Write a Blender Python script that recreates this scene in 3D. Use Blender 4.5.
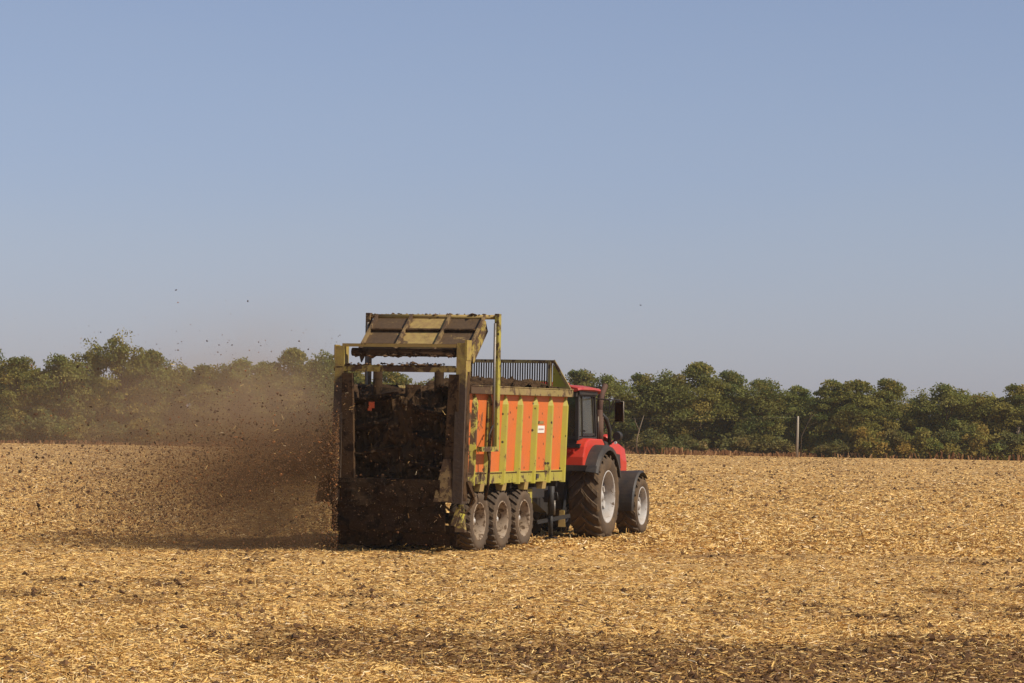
import bpy, bmesh, math, random
import numpy as np
from math import sin, cos, pi, radians, atan2, sqrt
from mathutils import Vector, Matrix

for o in list(bpy.data.objects):
    bpy.data.objects.remove(o)
random.seed(7)
rng = np.random.default_rng(11)
scene = bpy.context.scene
COL = scene.collection

# ------------------------------------------------------------------ camera
CAM_H = 2.83
FPX = 3417.0
pitch = math.atan(73.5 / FPX)
roll = radians(1.0)
fwd = Vector((0, cos(pitch), sin(pitch)))
r0 = Vector((1, 0, 0)); u0 = r0.cross(fwd)
rt = r0 * cos(roll) + u0 * sin(roll)
up = -r0 * sin(roll) + u0 * cos(roll)
cam_d = bpy.data.cameras.new('camera')
cam_d.sensor_width = 36.0
cam_d.lens = 36.0 * FPX / 1024.0
cam_d.clip_start = 0.5
cam_d.clip_end = 9000
cam = bpy.data.objects.new('camera', cam_d)
M = Matrix((rt, up, -fwd)).transposed().to_4x4()
M.translation = Vector((0, 0, CAM_H))
cam.matrix_world = M
COL.objects.link(cam)
scene.camera = cam

# ------------------------------------------------------------------ light
SUN_AZ, SUN_EL = radians(-24), radians(45)          # azimuth measured from +X towards +Y
sdir = Vector((cos(SUN_AZ) * cos(SUN_EL), sin(SUN_AZ) * cos(SUN_EL), sin(SUN_EL)))
sd = bpy.data.lights.new('sun', 'SUN')
sd.energy = 5.0
sd.angle = radians(0.6)
sd.color = (1.0, 0.91, 0.78)
sun = bpy.data.objects.new('sun', sd)
sun.rotation_euler = sdir.to_track_quat('Z', 'Y').to_euler()
sun.location = (60, 0, 60)
COL.objects.link(sun)

world = bpy.data.worlds.new('World')
scene.world = world
world.use_nodes = True
wn = world.node_tree.nodes; wl = world.node_tree.links
wn.clear()
sky = wn.new('ShaderNodeTexSky')
sky.sky_type = 'NISHITA'
sky.sun_disc = False
sky.sun_elevation = SUN_EL
sky.sun_rotation = pi / 2 - SUN_AZ
sky.air_density = 1.0
sky.dust_density = 0.4
sky.ozone_density = 2.0
sky.altitude = 100
hs = wn.new('ShaderNodeHueSaturation')
hs.inputs['Saturation'].default_value = 0.93
bg = wn.new('ShaderNodeBackground')
bg.inputs['Strength'].default_value = 0.102
wo = wn.new('ShaderNodeOutputWorld')
wl.new(sky.outputs[0], hs.inputs['Color'])
tint = wn.new('ShaderNodeMix'); tint.data_type = 'RGBA'; tint.blend_type = 'MULTIPLY'; tint.inputs[0].default_value = 1.0
tcw = wn.new('ShaderNodeTexCoord'); sxw = wn.new('ShaderNodeSeparateXYZ'); wl.new(tcw.outputs['Generated'], sxw.inputs[0])
hz = wn.new('ShaderNodeValToRGB')                      # dusty summer haze: the air greys towards the horizon
hz.color_ramp.elements[0].position = 0.0; hz.color_ramp.elements[0].color = (.590, .622, .915, 1)
hz.color_ramp.elements[1].position = .13; hz.color_ramp.elements[1].color = (.745, .700, .835, 1)
e3 = hz.color_ramp.elements.new(.5); e3.color = (.85, .85, .92, 1)
nzw = wn.new('ShaderNodeTexNoise'); nzw.inputs['Scale'].default_value = 6; nzw.inputs['Detail'].default_value = 3
mpw = wn.new('ShaderNodeMapping'); mpw.inputs['Scale'].default_value = (1, 1, 4); wl.new(tcw.outputs['Generated'], mpw.inputs['Vector']); wl.new(mpw.outputs[0], nzw.inputs['Vector'])
adw = wn.new('ShaderNodeMath'); adw.operation = 'MULTIPLY_ADD'; adw.inputs[1].default_value = .045
wl.new(nzw.outputs['Fac'], adw.inputs[0]); sbw = wn.new('ShaderNodeMath'); sbw.operation = 'SUBTRACT'; sbw.inputs[1].default_value = .022
wl.new(sxw.outputs[2], sbw.inputs[0]); wl.new(sbw.outputs[0], adw.inputs[2]); wl.new(adw.outputs[0], hz.inputs[0]); wl.new(hz.outputs[0], tint.inputs[7])
wl.new(hs.outputs[0], tint.inputs[6]); wl.new(tint.outputs[2], bg.inputs['Color'])
wl.new(bg.outputs[0], wo.inputs['Surface'])

scene.view_settings.view_transform = 'Standard'
scene.view_settings.look = 'None'
scene.view_settings.gamma = 1.0
scene.view_settings.exposure = 0.09
scene.render.engine = 'CYCLES'
scene.cycles.max_bounces = 6
scene.cycles.diffuse_bounces = 3
scene.cycles.volume_bounces = 1
scene.cycles.volume_step_rate = 2.0
scene.cycles.volume_max_steps = 64
scene.cycles.use_denoising = True
try:
    scene.cycles.denoiser = 'OPENIMAGEDENOISE'
    scene.cycles.denoising_input_passes = 'RGB_ALBEDO_NORMAL'
    scene.cycles.denoising_prefilter = 'ACCURATE'
except Exception:
    pass

# ------------------------------------------------------------------ helpers
def tag(o, label=None, cat=None, group=None, kind=None):
    if label: o['label'] = label
    if cat: o['category'] = cat
    if group: o['group'] = group
    if kind: o['kind'] = kind
    return o

def empty(name, loc=(0, 0, 0), rz=0.0, parent=None):
    o = bpy.data.objects.new(name, None)
    o.location = loc
    o.rotation_euler = (0, 0, rz)
    o.empty_display_size = 0.3
    COL.objects.link(o)
    if parent: o.parent = parent
    return o

def copy_tree(o, parent=None):
    c = o.copy(); COL.objects.link(c)
    c.parent = parent
    for ch in list(o.children): copy_tree(ch, c)
    return c

class MB:
    """collects simple shapes, builds ONE mesh object"""
    def __init__(s):
        s.v = []; s.f = []; s.sm = []
    def add(s, verts, faces, smooth=False):
        b = len(s.v)
        s.v += [tuple(p) for p in verts]
        s.f += [tuple(i + b for i in f) for f in faces]
        s.sm += [smooth] * len(faces)
        return s
    def hexa(s, p):
        return s.add(p, [(0, 3, 2, 1), (4, 5, 6, 7), (0, 1, 5, 4), (1, 2, 6, 5), (2, 3, 7, 6), (3, 0, 4, 7)])
    def box(s, x0, x1, y0, y1, z0, z1):
        return s.hexa([(x0, y0, z0), (x1, y0, z0), (x1, y1, z0), (x0, y1, z0), (x0, y0, z1), (x1, y0, z1), (x1, y1, z1), (x0, y1, z1)])
    def bar(s, a, b, w, h, upv=(0, 0, 1)):
        a = Vector(a); b = Vector(b); d = (b - a).normalized(); u = Vector(upv)
        if abs(d.dot(u)) > .95: u = Vector((0, 1, 0))
        sx = d.cross(u).normalized(); su = sx.cross(d).normalized()
        sx *= w / 2; su *= h / 2
        return s.hexa([a - sx - su, a + sx - su, b + sx - su, b - sx - su, a - sx + su, a + sx + su, b + sx + su, b - sx + su])
    def tube(s, pts, r, n=10, cap=True):
        pts = [Vector(p) for p in pts]
        rs = r if isinstance(r, (list, tuple)) else [r] * len(pts)
        vs = []; prev = None
        for i, p in enumerate(pts):
            d = (pts[min(i + 1, len(pts) - 1)] - pts[max(i - 1, 0)]).normalized()
            if prev is None:
                u = Vector((0, 0, 1)) if abs(d.z) < .9 else Vector((1, 0, 0))
                prev = d.cross(u).normalized()
            a = (prev - d * prev.dot(d)).normalized(); prev = a
            b = d.cross(a)
            for k in range(n):
                t = 2 * pi * k / n
                vs.append(p + (a * cos(t) + b * sin(t)) * rs[i])
        fs = []
        for i in range(len(pts) - 1):
            for k in range(n):
                fs.append((i * n + k, i * n + (k + 1) % n, (i + 1) * n + (k + 1) % n, (i + 1) * n + k))
        s.add(vs, fs, True)
        if cap:
            b = len(s.v) - len(vs)
            s.f.append(tuple(b + k for k in range(n))[::-1]); s.sm.append(False)
            e = b + (len(pts) - 1) * n
            s.f.append(tuple(e + k for k in range(n))); s.sm.append(False)
        return s
    def prism(s, poly, x0, x1):
        """polygon in (y,z) extruded along x"""
        n = len(poly)
        vs = [(x0, y, z) for y, z in poly] + [(x1, y, z) for y, z in poly]
        fs = [tuple(range(n))[::-1], tuple(range(n, 2 * n))] + [(i, (i + 1) % n, n + (i + 1) % n, n + i) for i in range(n)]
        return s.add(vs, fs)
    def prism_y(s, poly, y0, y1):
        n = len(poly)
        vs = [(x, y0, z) for x, z in poly] + [(x, y1, z) for x, z in poly]
        fs = [tuple(range(n)), tuple(range(n, 2 * n))[::-1]] + [(i, n + i, n + (i + 1) % n, (i + 1) % n) for i in range(n)]
        return s.add(vs, fs)
    def lathe(s, prof, n=48, closed=False):
        """profile of (x, r) turned about the x axis"""
        m = len(prof); vs = []; fs = []
        for k in range(n):
            t = 2 * pi * k / n
            for x, r in prof: vs.append((x, r * cos(t), r * sin(t)))
        mm = m if closed else m - 1
        for k in range(n):
            k2 = (k + 1) % n
            for i in range(mm):
                i2 = (i + 1) % m
                fs.append((k * m + i, k * m + i2, k2 * m + i2, k2 * m + i))
        return s.add(vs, fs, True)
    def build(s, name, mat, parent=None, bevel=0.0, recalc=True, loc=None, split=True):
        me = bpy.data.meshes.new(name)
        me.from_pydata(s.v, [], s.f)
        me.polygons.foreach_set('use_smooth', s.sm)
        if recalc:
            bm = bmesh.new(); bm.from_mesh(me)
            bmesh.ops.recalc_face_normals(bm, faces=bm.faces)
            bm.to_mesh(me); bm.free()
        me.materials.append(mat)
        o = bpy.data.objects.new(name, me)
        COL.objects.link(o)
        if parent: o.parent = parent
        if loc: o.location = loc
        if bevel:
            b = o.modifiers.new('bevel', 'BEVEL'); b.width = bevel; b.segments = 2; b.limit_method = 'ANGLE'; b.angle_limit = radians(40)
        return o

# ------------------------------------------------------------------ materials
def base_mat(name, rough=.7, metallic=0.0):
    m = bpy.data.materials.new(name); m.use_nodes = True
    nt = m.node_tree; nt.nodes.clear()
    out = nt.nodes.new('ShaderNodeOutputMaterial')
    p = nt.nodes.new('ShaderNodeBsdfPrincipled')
    p.inputs['Roughness'].default_value = rough
    p.inputs['Metallic'].default_value = metallic
    nt.links.new(p.outputs[0], out.inputs['Surface'])
    return m, nt, p

def noise(nt, scale, detail=4, rough=.6, vec=None, dist=0.0):
    n = nt.nodes.new('ShaderNodeTexNoise')
    n.inputs['Scale'].default_value = scale; n.inputs['Detail'].default_value = detail
    n.inputs['Roughness'].default_value = rough; n.inputs['Distortion'].default_value = dist
    if vec is not None: nt.links.new(vec, n.inputs['Vector'])
    return n.outputs['Fac']

def ramp(nt, fac, stops):
    r = nt.nodes.new('ShaderNodeValToRGB')
    e = r.color_ramp.elements
    while len(e) > len(stops): e.remove(e[-1])
    while len(e) < len(stops): e.new(.5)
    for el, (pos, c) in zip(e, stops):
        el.position = pos
        el.color = (c, c, c, 1) if isinstance(c, (int, float)) else (*c, 1)
    nt.links.new(fac, r.inputs[0])
    return r.outputs[0]

def mix(nt, fac, a, b, blend='MIX'):
    x = nt.nodes.new('ShaderNodeMix'); x.data_type = 'RGBA'; x.blend_type = blend
    if isinstance(fac, (int, float)): x.inputs[0].default_value = fac
    else: nt.links.new(fac, x.inputs[0])
    for sock, v in ((x.inputs[6], a), (x.inputs[7], b)):
        if isinstance(v, tuple): sock.default_value = (*v, 1)
        else: nt.links.new(v, sock)
    return x.outputs[2]

def math_(nt, op, a, b=None, clamp=False):
    x = nt.nodes.new('ShaderNodeMath'); x.operation = op; x.use_clamp = clamp
    for i, v in enumerate((a, b)):
        if v is None: continue
        if isinstance(v, (int, float)): x.inputs[i].default_value = v
        else: nt.links.new(v, x.inputs[i])
    return x.outputs[0]

def objvec(nt):
    return nt.nodes.new('ShaderNodeTexCoord').outputs['Object']

MUD = (0.075, 0.042, 0.020)
DUST = (0.26, 0.17, 0.085)
def dirty(name, base, rough=.5, dust=.35, mud=.35, mscale=3.0, spots=True, metallic=0.0, mudcol=MUD, dustcol=DUST, bump=.25, tail=False):
    """paint / rubber / metal with settled dust, caked mud and thrown specks"""
    m, nt, p = base_mat(name, rough, metallic)
    v = objvec(nt)
    n1 = noise(nt, 1.7, 5, .65, v)
    d = ramp(nt, n1, [(.35, 0.0), (.75, dust)])
    fine = noise(nt, 22, 3, .6, v)
    d2 = math_(nt, 'ADD', d, math_(nt, 'MULTIPLY', math_(nt, 'SUBTRACT', fine, .5), dust * .8), True)
    c = mix(nt, d2, base, dustcol)
    n2 = noise(nt, mscale, 6, .7, v, .4)
    lo = .78 - mud * .55
    if tail:      # thrown manure is thickest at the tail of the trailer
        spx = nt.nodes.new('ShaderNodeSeparateXYZ'); nt.links.new(v, spx.inputs[0])
        n2 = math_(nt, 'ADD', n2, math_(nt, 'MULTIPLY', math_(nt, 'SUBTRACT', .9, spx.outputs[1]), .085, True))
    md = ramp(nt, n2, [(lo, 0.0), (min(lo + .07, .99), 1.0)])
    c = mix(nt, md, c, mudcol)
    if spots:
        vo = nt.nodes.new('ShaderNodeTexVoronoi'); vo.inputs['Scale'].default_value = 4.6
        nt.links.new(v, vo.inputs['Vector'])
        sp = ramp(nt, vo.outputs['Distance'], [(.11, 1.0), (.17, 0.0)])
        rnd = ramp(nt, vo.outputs['Color'], [(.45, 0.0), (.48, 1.0)])
        c = mix(nt, math_(nt, 'MULTIPLY', sp, rnd), c, (0.03, 0.018, 0.01))
    p.inputs['Specular IOR Level'].default_value = .12 if rough > .8 else .4
    nt.links.new(c, p.inputs['Base Color'])
    rr = math_(nt, 'ADD', math_(nt, 'MULTIPLY', math_(nt, 'MAXIMUM', md, d2), .5), rough, True)
    nt.links.new(rr, p.inputs['Roughness'])
    if metallic:
        nt.links.new(math_(nt, 'MULTIPLY', math_(nt, 'SUBTRACT', 1.0, math_(nt, 'MAXIMUM', md, d2)), metallic), p.inputs['Metallic'])
    b = nt.nodes.new('ShaderNodeBump'); b.inputs['Strength'].default_value = bump; b.inputs['Distance'].default_value = .03
    nt.links.new(n2, b.inputs['Height']); nt.links.new(b.outputs[0], p.inputs['Normal'])
    return m

LIME = (0.35, 0.31, 0.035)
MT = {}
MT['orange'] = dirty('orange_paint', (0.58, 0.130, 0.020), .5, .30, .24, 2.6, tail=True)
MT['lime'] = dirty('lime_paint', LIME, .5, .6, .40, 3.5, tail=True)
MT['lime_clean'] = dirty('lime_paint_cleaner', (0.39, 0.35, 0.032), .45, .42, .28, 3.4, tail=True)
MT['lime_rail'] = dirty('lime_paint_dusty', (0.25, 0.19, 0.055), .6, .95, .50, 4.0, tail=True)
MT['caked_yellow'] = dirty('caked_lime_paint', (0.33, 0.25, 0.04), .6, .9, .62, 3.0)
MT['tan_panel'] = dirty('dusty_tan_paint', (0.36, 0.25, 0.06), .6, .8, .34, 3.2)
MT['caked'] = dirty('caked_manure', (0.068, 0.038, 0.018), .85, .25, .5, 4.0, spots=False, mudcol=(0.026, 0.014, 0.007), dustcol=(.12, .07, .03), bump=.9)
MT['dark_caked'] = dirty('dark_caked_manure', (0.034, 0.019, 0.009), .9, .2, .5, 5.0, spots=False, mudcol=(0.015, 0.009, 0.005), dustcol=(.045, .026, .012), bump=.9)
MT['load'] = dirty('manure', (0.056, 0.031, 0.014), .9, .3, .5, 5.0, spots=False, mudcol=(0.030, 0.017, 0.008), dustcol=(.10, .06, .026), bump=.9)
MT['caked_brown'] = dirty('caked_brown_paint', (0.21, 0.14, 0.05), .7, .8, .6, 4.0, spots=False, dustcol=(.2, .12, .055), bump=.7)
MT['red'] = dirty('red_paint', (0.52, 0.026, 0.008), .4, .22, .22, 3.0, spots=False)
MT['red_roof'] = dirty('red_roof_paint', (0.40, 0.026, 0.015), .4, .35, .05, 3.0, spots=False)
MT['blackplast'] = dirty('dusty_black_plastic', (0.020, 0.019, 0.018), .5, .22, .2, 5.0, spots=False, mudcol=(.06, .045, .028))
MT['black'] = dirty('black_steel', (0.012, 0.012, 0.012), .6, .12, .2, 5.0, spots=False, mudcol=(.03, .02, .012))
MT['tyre'] = dirty('dusty_tyre_rubber', (0.070, 0.050, 0.034), .88, .6, .45, 4.0, spots=False, mudcol=(.13, .085, .046), dustcol=(.18, .115, .06))
MT['tyre_trailer'] = dirty('trailer_tyre_rubber', (0.080, 0.060, 0.043), .88, .6, .4, 4.0, spots=False, mudcol=(.10, .068, .040), dustcol=(.17, .11, .062))
MT['rim'] = dirty('pale_grey_rim', (0.44, 0.42, 0.39), .5, .55, .35, 5.0, spots=False)
MT['rim_trailer'] = dirty('silver_rim', (0.52, 0.49, 0.44), .4, .5, .36, 6.0, spots=False, metallic=.35, mudcol=(.16, .10, .055))
MT['rim_dirty'] = dirty('mud_covered_rim', (0.27, 0.21, 0.15), .7, .6, .5, 6.0, spots=False)
MT['steel'] = dirty('worn_steel', (0.20, 0.18, 0.15), .4, .4, .3, 6.0, spots=False, metallic=.6)
MT['rust'] = dirty('rusty_pipe', (0.065, 0.028, 0.020), .75, .25, .3, 8.0, spots=False, mudcol=(.05, .02, .014))
MT['white'] = dirty('white_sticker', (0.75, 0.72, 0.66), .5, .15, .02, 5.0, spots=False)
MT['print'] = dirty('grey_print', (0.40, 0.25, 0.24), .6, .2, .02, 5.0, spots=False)
MT['seat'] = dirty('dark_cloth', (0.02, 0.02, 0.022), .9, .1, .05, 5.0, spots=False)
MT['lamp_red'] = dirty('red_lens', (0.35, 0.012, 0.008), .25, .3, .1, 5.0, spots=False)
MT['lamp_white'] = dirty('white_lens', (0.8, 0.8, 0.76), .2, .1, .02, 5.0, spots=False)
MT['scrap'] = dirty('orange_scrap', (0.7, 0.10, 0.02), .6, .2, .2, 8.0, spots=False)

def glass_mat():
    m, nt, p = base_mat('tinted_cab_glass', .05)
    nt.nodes.remove(p)
    out = [n for n in nt.nodes if n.type == 'OUTPUT_MATERIAL'][0]
    tr = nt.nodes.new('ShaderNodeBsdfTransparent'); tr.inputs[0].default_value = (.62, .72, .62, 1)
    gl = nt.nodes.new('ShaderNodeBsdfGlossy'); gl.inputs['Roughness'].default_value = .04
    df = nt.nodes.new('ShaderNodeBsdfDiffuse'); df.inputs[0].default_value = (.22, .19, .13, 1)
    lw = nt.nodes.new('ShaderNodeFresnel'); lw.inputs['IOR'].default_value = 1.45
    a = nt.nodes.new('ShaderNodeMixShader'); nt.links.new(lw.outputs[0], a.inputs[0])
    nt.links.new(tr.outputs[0], a.inputs[1]); nt.links.new(gl.outputs[0], a.inputs[2])
    b = nt.nodes.new('ShaderNodeMixShader')
    nt.links.new(ramp(nt, noise(nt, 3, 5, .7, objvec(nt)), [(.35, .12), (.8, .36)]), b.inputs[0])
    nt.links.new(a.outputs[0], b.inputs[1]); nt.links.new(df.outputs[0], b.inputs[2])
    nt.links.new(b.outputs[0], out.inputs['Surface'])
    return m
MT['glass'] = glass_mat()
m_, nt_, p_ = base_mat('mirror_glass', .08, 1.0); p_.inputs['Base Color'].default_value = (.05, .055, .055, 1); MT['mirror'] = m_

def attr_mat(name, rough=.8, translucent=0.0, objvar=False):
    """colour comes from each piece's own colour (straw bits, clods, leaves differ from piece to piece)"""
    m, nt, p = base_mat(name, rough)
    a = nt.nodes.new('ShaderNodeVertexColor'); a.layer_name = 'col'
    c = a.outputs[0]
    if objvar:
        oi = nt.nodes.new('ShaderNodeObjectInfo')
        t = ramp(nt, oi.outputs['Random'], [(0.0, (.88, 1.0, .88)), (.35, (1.0, 1.0, .95)), (.7, (1.10, 1.02, .88)), (1.0, (1.2, 1.05, .85))])
        c = mix(nt, 1.0, c, t, 'MULTIPLY')
    nt.links.new(c, p.inputs['Base Color'])
    p.inputs['Specular IOR Level'].default_value = .2
    if translucent:
        tr = nt.nodes.new('ShaderNodeBsdfTranslucent'); nt.links.new(c, tr.inputs[0])
        ms = nt.nodes.new('ShaderNodeMixShader'); ms.inputs[0].default_value = translucent
        out = [n for n in nt.nodes if n.type == 'OUTPUT_MATERIAL'][0]
        nt.links.new(p.outputs[0], ms.inputs[1]); nt.links.new(tr.outputs[0], ms.inputs[2])
        nt.links.new(ms.outputs[0], out.inputs['Surface'])
    return m
MT['straw'] = attr_mat('straw_bits', .75)
MT['clod'] = attr_mat('soil_and_manure_bits', .9)
MT['leaf'] = attr_mat('leaves', .75, .42, True)
MT['grass'] = attr_mat('dry_grass_blades', .85, .2)

def np_mesh(name, verts, faces4, cols, mat, parent=None, flat=False):
    """fast mesh of quads: verts (n,3), faces4 (m,4), cols (m,3) one colour per quad"""
    me = bpy.data.meshes.new(name)
    n, m = len(verts), len(faces4); K = faces4.shape[1]
    me.vertices.add(n); me.vertices.foreach_set('co', np.ascontiguousarray(verts, dtype=np.float32).ravel())
    me.loops.add(m * K); me.loops.foreach_set('vertex_index', np.ascontiguousarray(faces4, dtype=np.int32).ravel())
    me.polygons.add(m)
    me.polygons.foreach_set('loop_start', np.arange(0, m * K, K, dtype=np.int32))
    if cols is not None:
        ca = me.color_attributes.new('col', 'FLOAT_COLOR', 'CORNER')
        c4 = np.ones((m, K, 4), np.float32); c4[:, :, :3] = np.asarray(cols, np.float32)[:, None, :]
        ca.data.foreach_set('color', c4.ravel())
    if flat: me.polygons.foreach_set('use_smooth', np.zeros(m, bool))
    me.update(calc_edges=True)
    me.materials.append(mat)
    o = bpy.data.objects.new(name, me); COL.objects.link(o)
    if parent: o.parent = parent
    return o

def quads(centers, along, across):
    """quad per row from centre, half-length vector, half-width vector"""
    n = len(centers)
    v = np.empty((n, 4, 3)); v[:, 0] = centers - along - across; v[:, 1] = centers + along - across
    v[:, 2] = centers + along + across; v[:, 3] = centers - along + across
    f = np.arange(n * 4).reshape(n, 4)
    return v.reshape(-1, 3), f

def unit(a): return a / np.maximum(np.linalg.norm(a, axis=1, keepdims=True), 1e-9)

def vnoise(x, y, seed=0):
    """smooth 2-D value noise in 0..1"""
    xi = np.floor(x).astype(np.int64); yi = np.floor(y).astype(np.int64)
    fx = x - xi; fy = y - yi
    fx = fx * fx * (3 - 2 * fx); fy = fy * fy * (3 - 2 * fy)
    def h(a, b):
        k = (a * 374761393 + b * 668265263 + seed * 69069) & 0xffffffff
        k = ((k ^ (k >> 13)) * 1274126177) & 0xffffffff
        return ((k ^ (k >> 16)) & 0xffff) / 65535.0
    return (h(xi, yi) * (1 - fx) + h(xi + 1, yi) * fx) * (1 - fy) + (h(xi, yi + 1) * (1 - fx) + h(xi + 1, yi + 1) * fx) * fy

# ------------------------------------------------------------------ ground
def relief(x, y):
    """low relief of the worked field: clods, shallow passes of the tillage tool running across the view"""
    fade = np.clip((290 - np.hypot(x * .6, y)) / 60, 0, 1)
    z = (vnoise(x / .55, y / .7, 1) - .5) * .050
    z += (vnoise(x / .22, y / .22, 2) - .5) * .035
    z += (vnoise(x / 1.1, y / 2.2, 3) - .5) * .06
    z += (vnoise(x / 14.0, (y + x * .06) / 1.5, 4) - .5) * .06
    return z * fade

def soil_amount(x, y):
    """where bare dark soil / manure already spread shows through the straw (0..1)"""
    yy = y + x * .05
    n = vnoise(x / 2.4, y / 6.0, 21) * .36 + vnoise(x / .8, y / 1.6, 22) * .26 + vnoise(x / 9.0, yy / 1.3, 23) * .38
    band = np.clip((46.2 + .12 * x - y + (n - .5) * 5) / 4.4, 0, 1) * np.clip((y - (34.2 - .7 * x)) / 3.2, 0, 1) * np.clip((x + 4.5) / 5, 0, 1)
    band = np.maximum(band, np.clip(1 - np.abs(yy - 70.8) / 1.5, 0, 1) * np.clip((x - 1) / 3, 0, 1) * .75)
    band = np.maximum(band, np.clip(1 - np.abs(yy - 50.0) / 1.6, 0, 1) * np.clip((x + 8) / 5, 0, 1) * .35)
    s = band * .80 + (n - .47) * 1.35
    return np.clip(s, 0, 1)

xs = np.concatenate([-np.geomspace(32, 4000, 26)[::-1], np.linspace(-30, 30, 260), np.geomspace(32, 4000, 26)])
ys = np.concatenate([np.linspace(-400, 24, 12), np.linspace(26, 130, 420), np.linspace(130.6, 290, 260), np.geomspace(300, 6000, 24)])
X, Y = np.meshgrid(xs, ys)
Z = np.where((np.abs(X) < 60) & (Y > 20), relief(X, Y), 0)
gv = np.stack([X.ravel(), Y.ravel(), Z.ravel()], 1)
nx, ny = len(xs), len(ys)
ii = np.arange((ny - 1) * nx).reshape(ny - 1, nx)[:, :-1].ravel()
gf = np.stack([ii, ii + 1, ii + nx + 1, ii + nx], 1)

def field_mat():
    m, nt, p = base_mat('straw_covered_soil', .95)
    p.inputs['Specular IOR Level'].default_value = .1
    geo = nt.nodes.new('ShaderNodeNewGeometry'); pos = geo.outputs['Position']
    vm = nt.nodes.new('ShaderNodeMapping'); vm.inputs['Scale'].default_value = (1, .35, 1)
    nt.links.new(pos, vm.inputs['Vector'])
    n1 = noise(nt, 5.0, 6, .72, vm.outputs[0])
    n2 = noise(nt, .55, 5, .65, vm.outputs[0])
    f = math_(nt, 'ADD', math_(nt, 'MULTIPLY', n1, .65), math_(nt, 'MULTIPLY', n2, .35))
    c = ramp(nt, f, [(.34, (.13, .07, .028)), (.43, (.30, .175, .066)), (.53, (.48, .295, .11)), (.68, (.56, .36, .15))])
    sa = nt.nodes.new('ShaderNodeVertexColor'); sa.layer_name = 'col'
    c = mix(nt, ramp(nt, sa.outputs[0], [(.2, 0.0), (.8, .9)]), c, mix(nt, n1, (.105, .053, .020), (.27, .145, .058)))
    nt.links.new(c, p.inputs['Base Color'])
    b = nt.nodes.new('ShaderNodeBump'); b.inputs['Strength'].default_value = .6; b.inputs['Distance'].default_value = .06
    nt.links.new(n1, b.inputs['Height']); nt.links.new(b.outputs[0], p.inputs['Normal'])
    return m
qx = gv[gf][:, :, 0].mean(1); qy = gv[gf][:, :, 1].mean(1)
so = np.where((np.abs(qx) < 60) & (qy > 20) & (qy < 200), soil_amount(qx, qy), .25)
field = np_mesh('field', gv, gf, np.stack([so, so, so], 1), field_mat())
field.data.polygons.foreach_set('use_smooth', np.ones(len(gf), bool))
tag(field, 'harvested field of pale straw over brown soil', 'field', kind='structure')

STRAW = np.array([(.66, .415, .130), (.76, .53, .21), (.57, .34, .105), (.30, .165, .060), (.80, .61, .35), (.42, .23, .078)])
def straw_layer(name, n, y0, y1, size, width, p_up, seed, label):
    g = np.random.default_rng(seed)
    # even over depth^-1 so that the near ground is richest
    u = g.random(n * 2)
    y = 1 / (1 / y0 + u * (1 / y1 - 1 / y0))
    x = (g.random(n * 2) - .5) * (y * .335 + 5.0)
    s = soil_amount(x, y)
    keep = g.random(n * 2) > s * .66
    x, y, s = x[keep][:n], y[keep][:n], s[keep][:n]
    m = len(x)
    z = relief(x, y)
    L = size * (0.35 + g.gamma(2.2, .42, m)); L = np.clip(L, size * .3, size * 2.2)
    Wd = width * (0.6 + .8 * g.random(m))
    yaw = g.random(m) * 2 * pi
    pit = np.abs(g.normal(0, .16, m))
    upm = g.random(m) < p_up
    pit = np.where(upm, .7 + g.random(m) * .8, pit)
    d = np.stack([np.cos(yaw) * np.cos(pit), np.sin(yaw) * np.cos(pit), np.sin(pit)], 1)
    r = unit(g.normal(size=(m, 3))); a = unit(np.cross(d, r))
    cen = np.stack([x, y, z + .004 + np.sin(pit) * L * .5 + g.random(m) * .022], 1)
    v, f = quads(cen, d * (L / 2)[:, None], a * (Wd / 2)[:, None])
    w = np.array([.33, .22, .2, .11, .06, .08])
    ci = g.choice(6, m, p=w)
    c = STRAW[ci] * (.8 + .4 * g.random((m, 1)))
    c = c * (1 - np.array((.54, .60, .64)) * (s[:, None] > .35) * (g.random((m, 1)) < .6))
    o = np_mesh(name, v, f, c, MT['straw'])
    tag(o, label, 'straw', kind='stuff')
    return o
straw_layer('straw_litter', 540000, 32, 150, .060, .0095, .012, 5, 'chopped straw and stalks littering the field')
straw_layer('straw_litter', 300000, 72, 261.5, .095, .020, .015, 6, 'pale straw litter covering the far part of the field')

ICO_V = np.array([(1, 0, 0), (-1, 0, 0), (0, 1, 0), (0, -1, 0), (0, 0, 1), (0, 0, -1)], float)
def lumps(g, cen, size, flat=.7):
    """irregular six-cornered lumps as quads (two triangles each folded): returns verts, quads"""
    n = len(cen)
    j = ICO_V[None] * (0.65 + .7 * g.random((n, 6, 1))) + g.normal(0, .16, (n, 6, 3))
    j = j * size[:, None, None]; j[:, :, 2] *= flat
    th = g.random(n) * 2 * pi
    c, s = np.cos(th)[:, None], np.sin(th)[:, None]
    x = j[:, :, 0] * c - j[:, :, 1] * s; y = j[:, :, 0] * s + j[:, :, 1] * c
    j[:, :, 0] = x; j[:, :, 1] = y
    v = (cen[:, None] + j).reshape(-1, 3)
    q = np.array([(0, 2, 4), (2, 1, 4), (1, 3, 4), (3, 0, 4), (2, 0, 5), (1, 2, 5), (3, 1, 5), (0, 3, 5)])
    f = (np.arange(n)[:, None, None] * 6 + q[None]).reshape(-1, 3)
    return v, f

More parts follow.
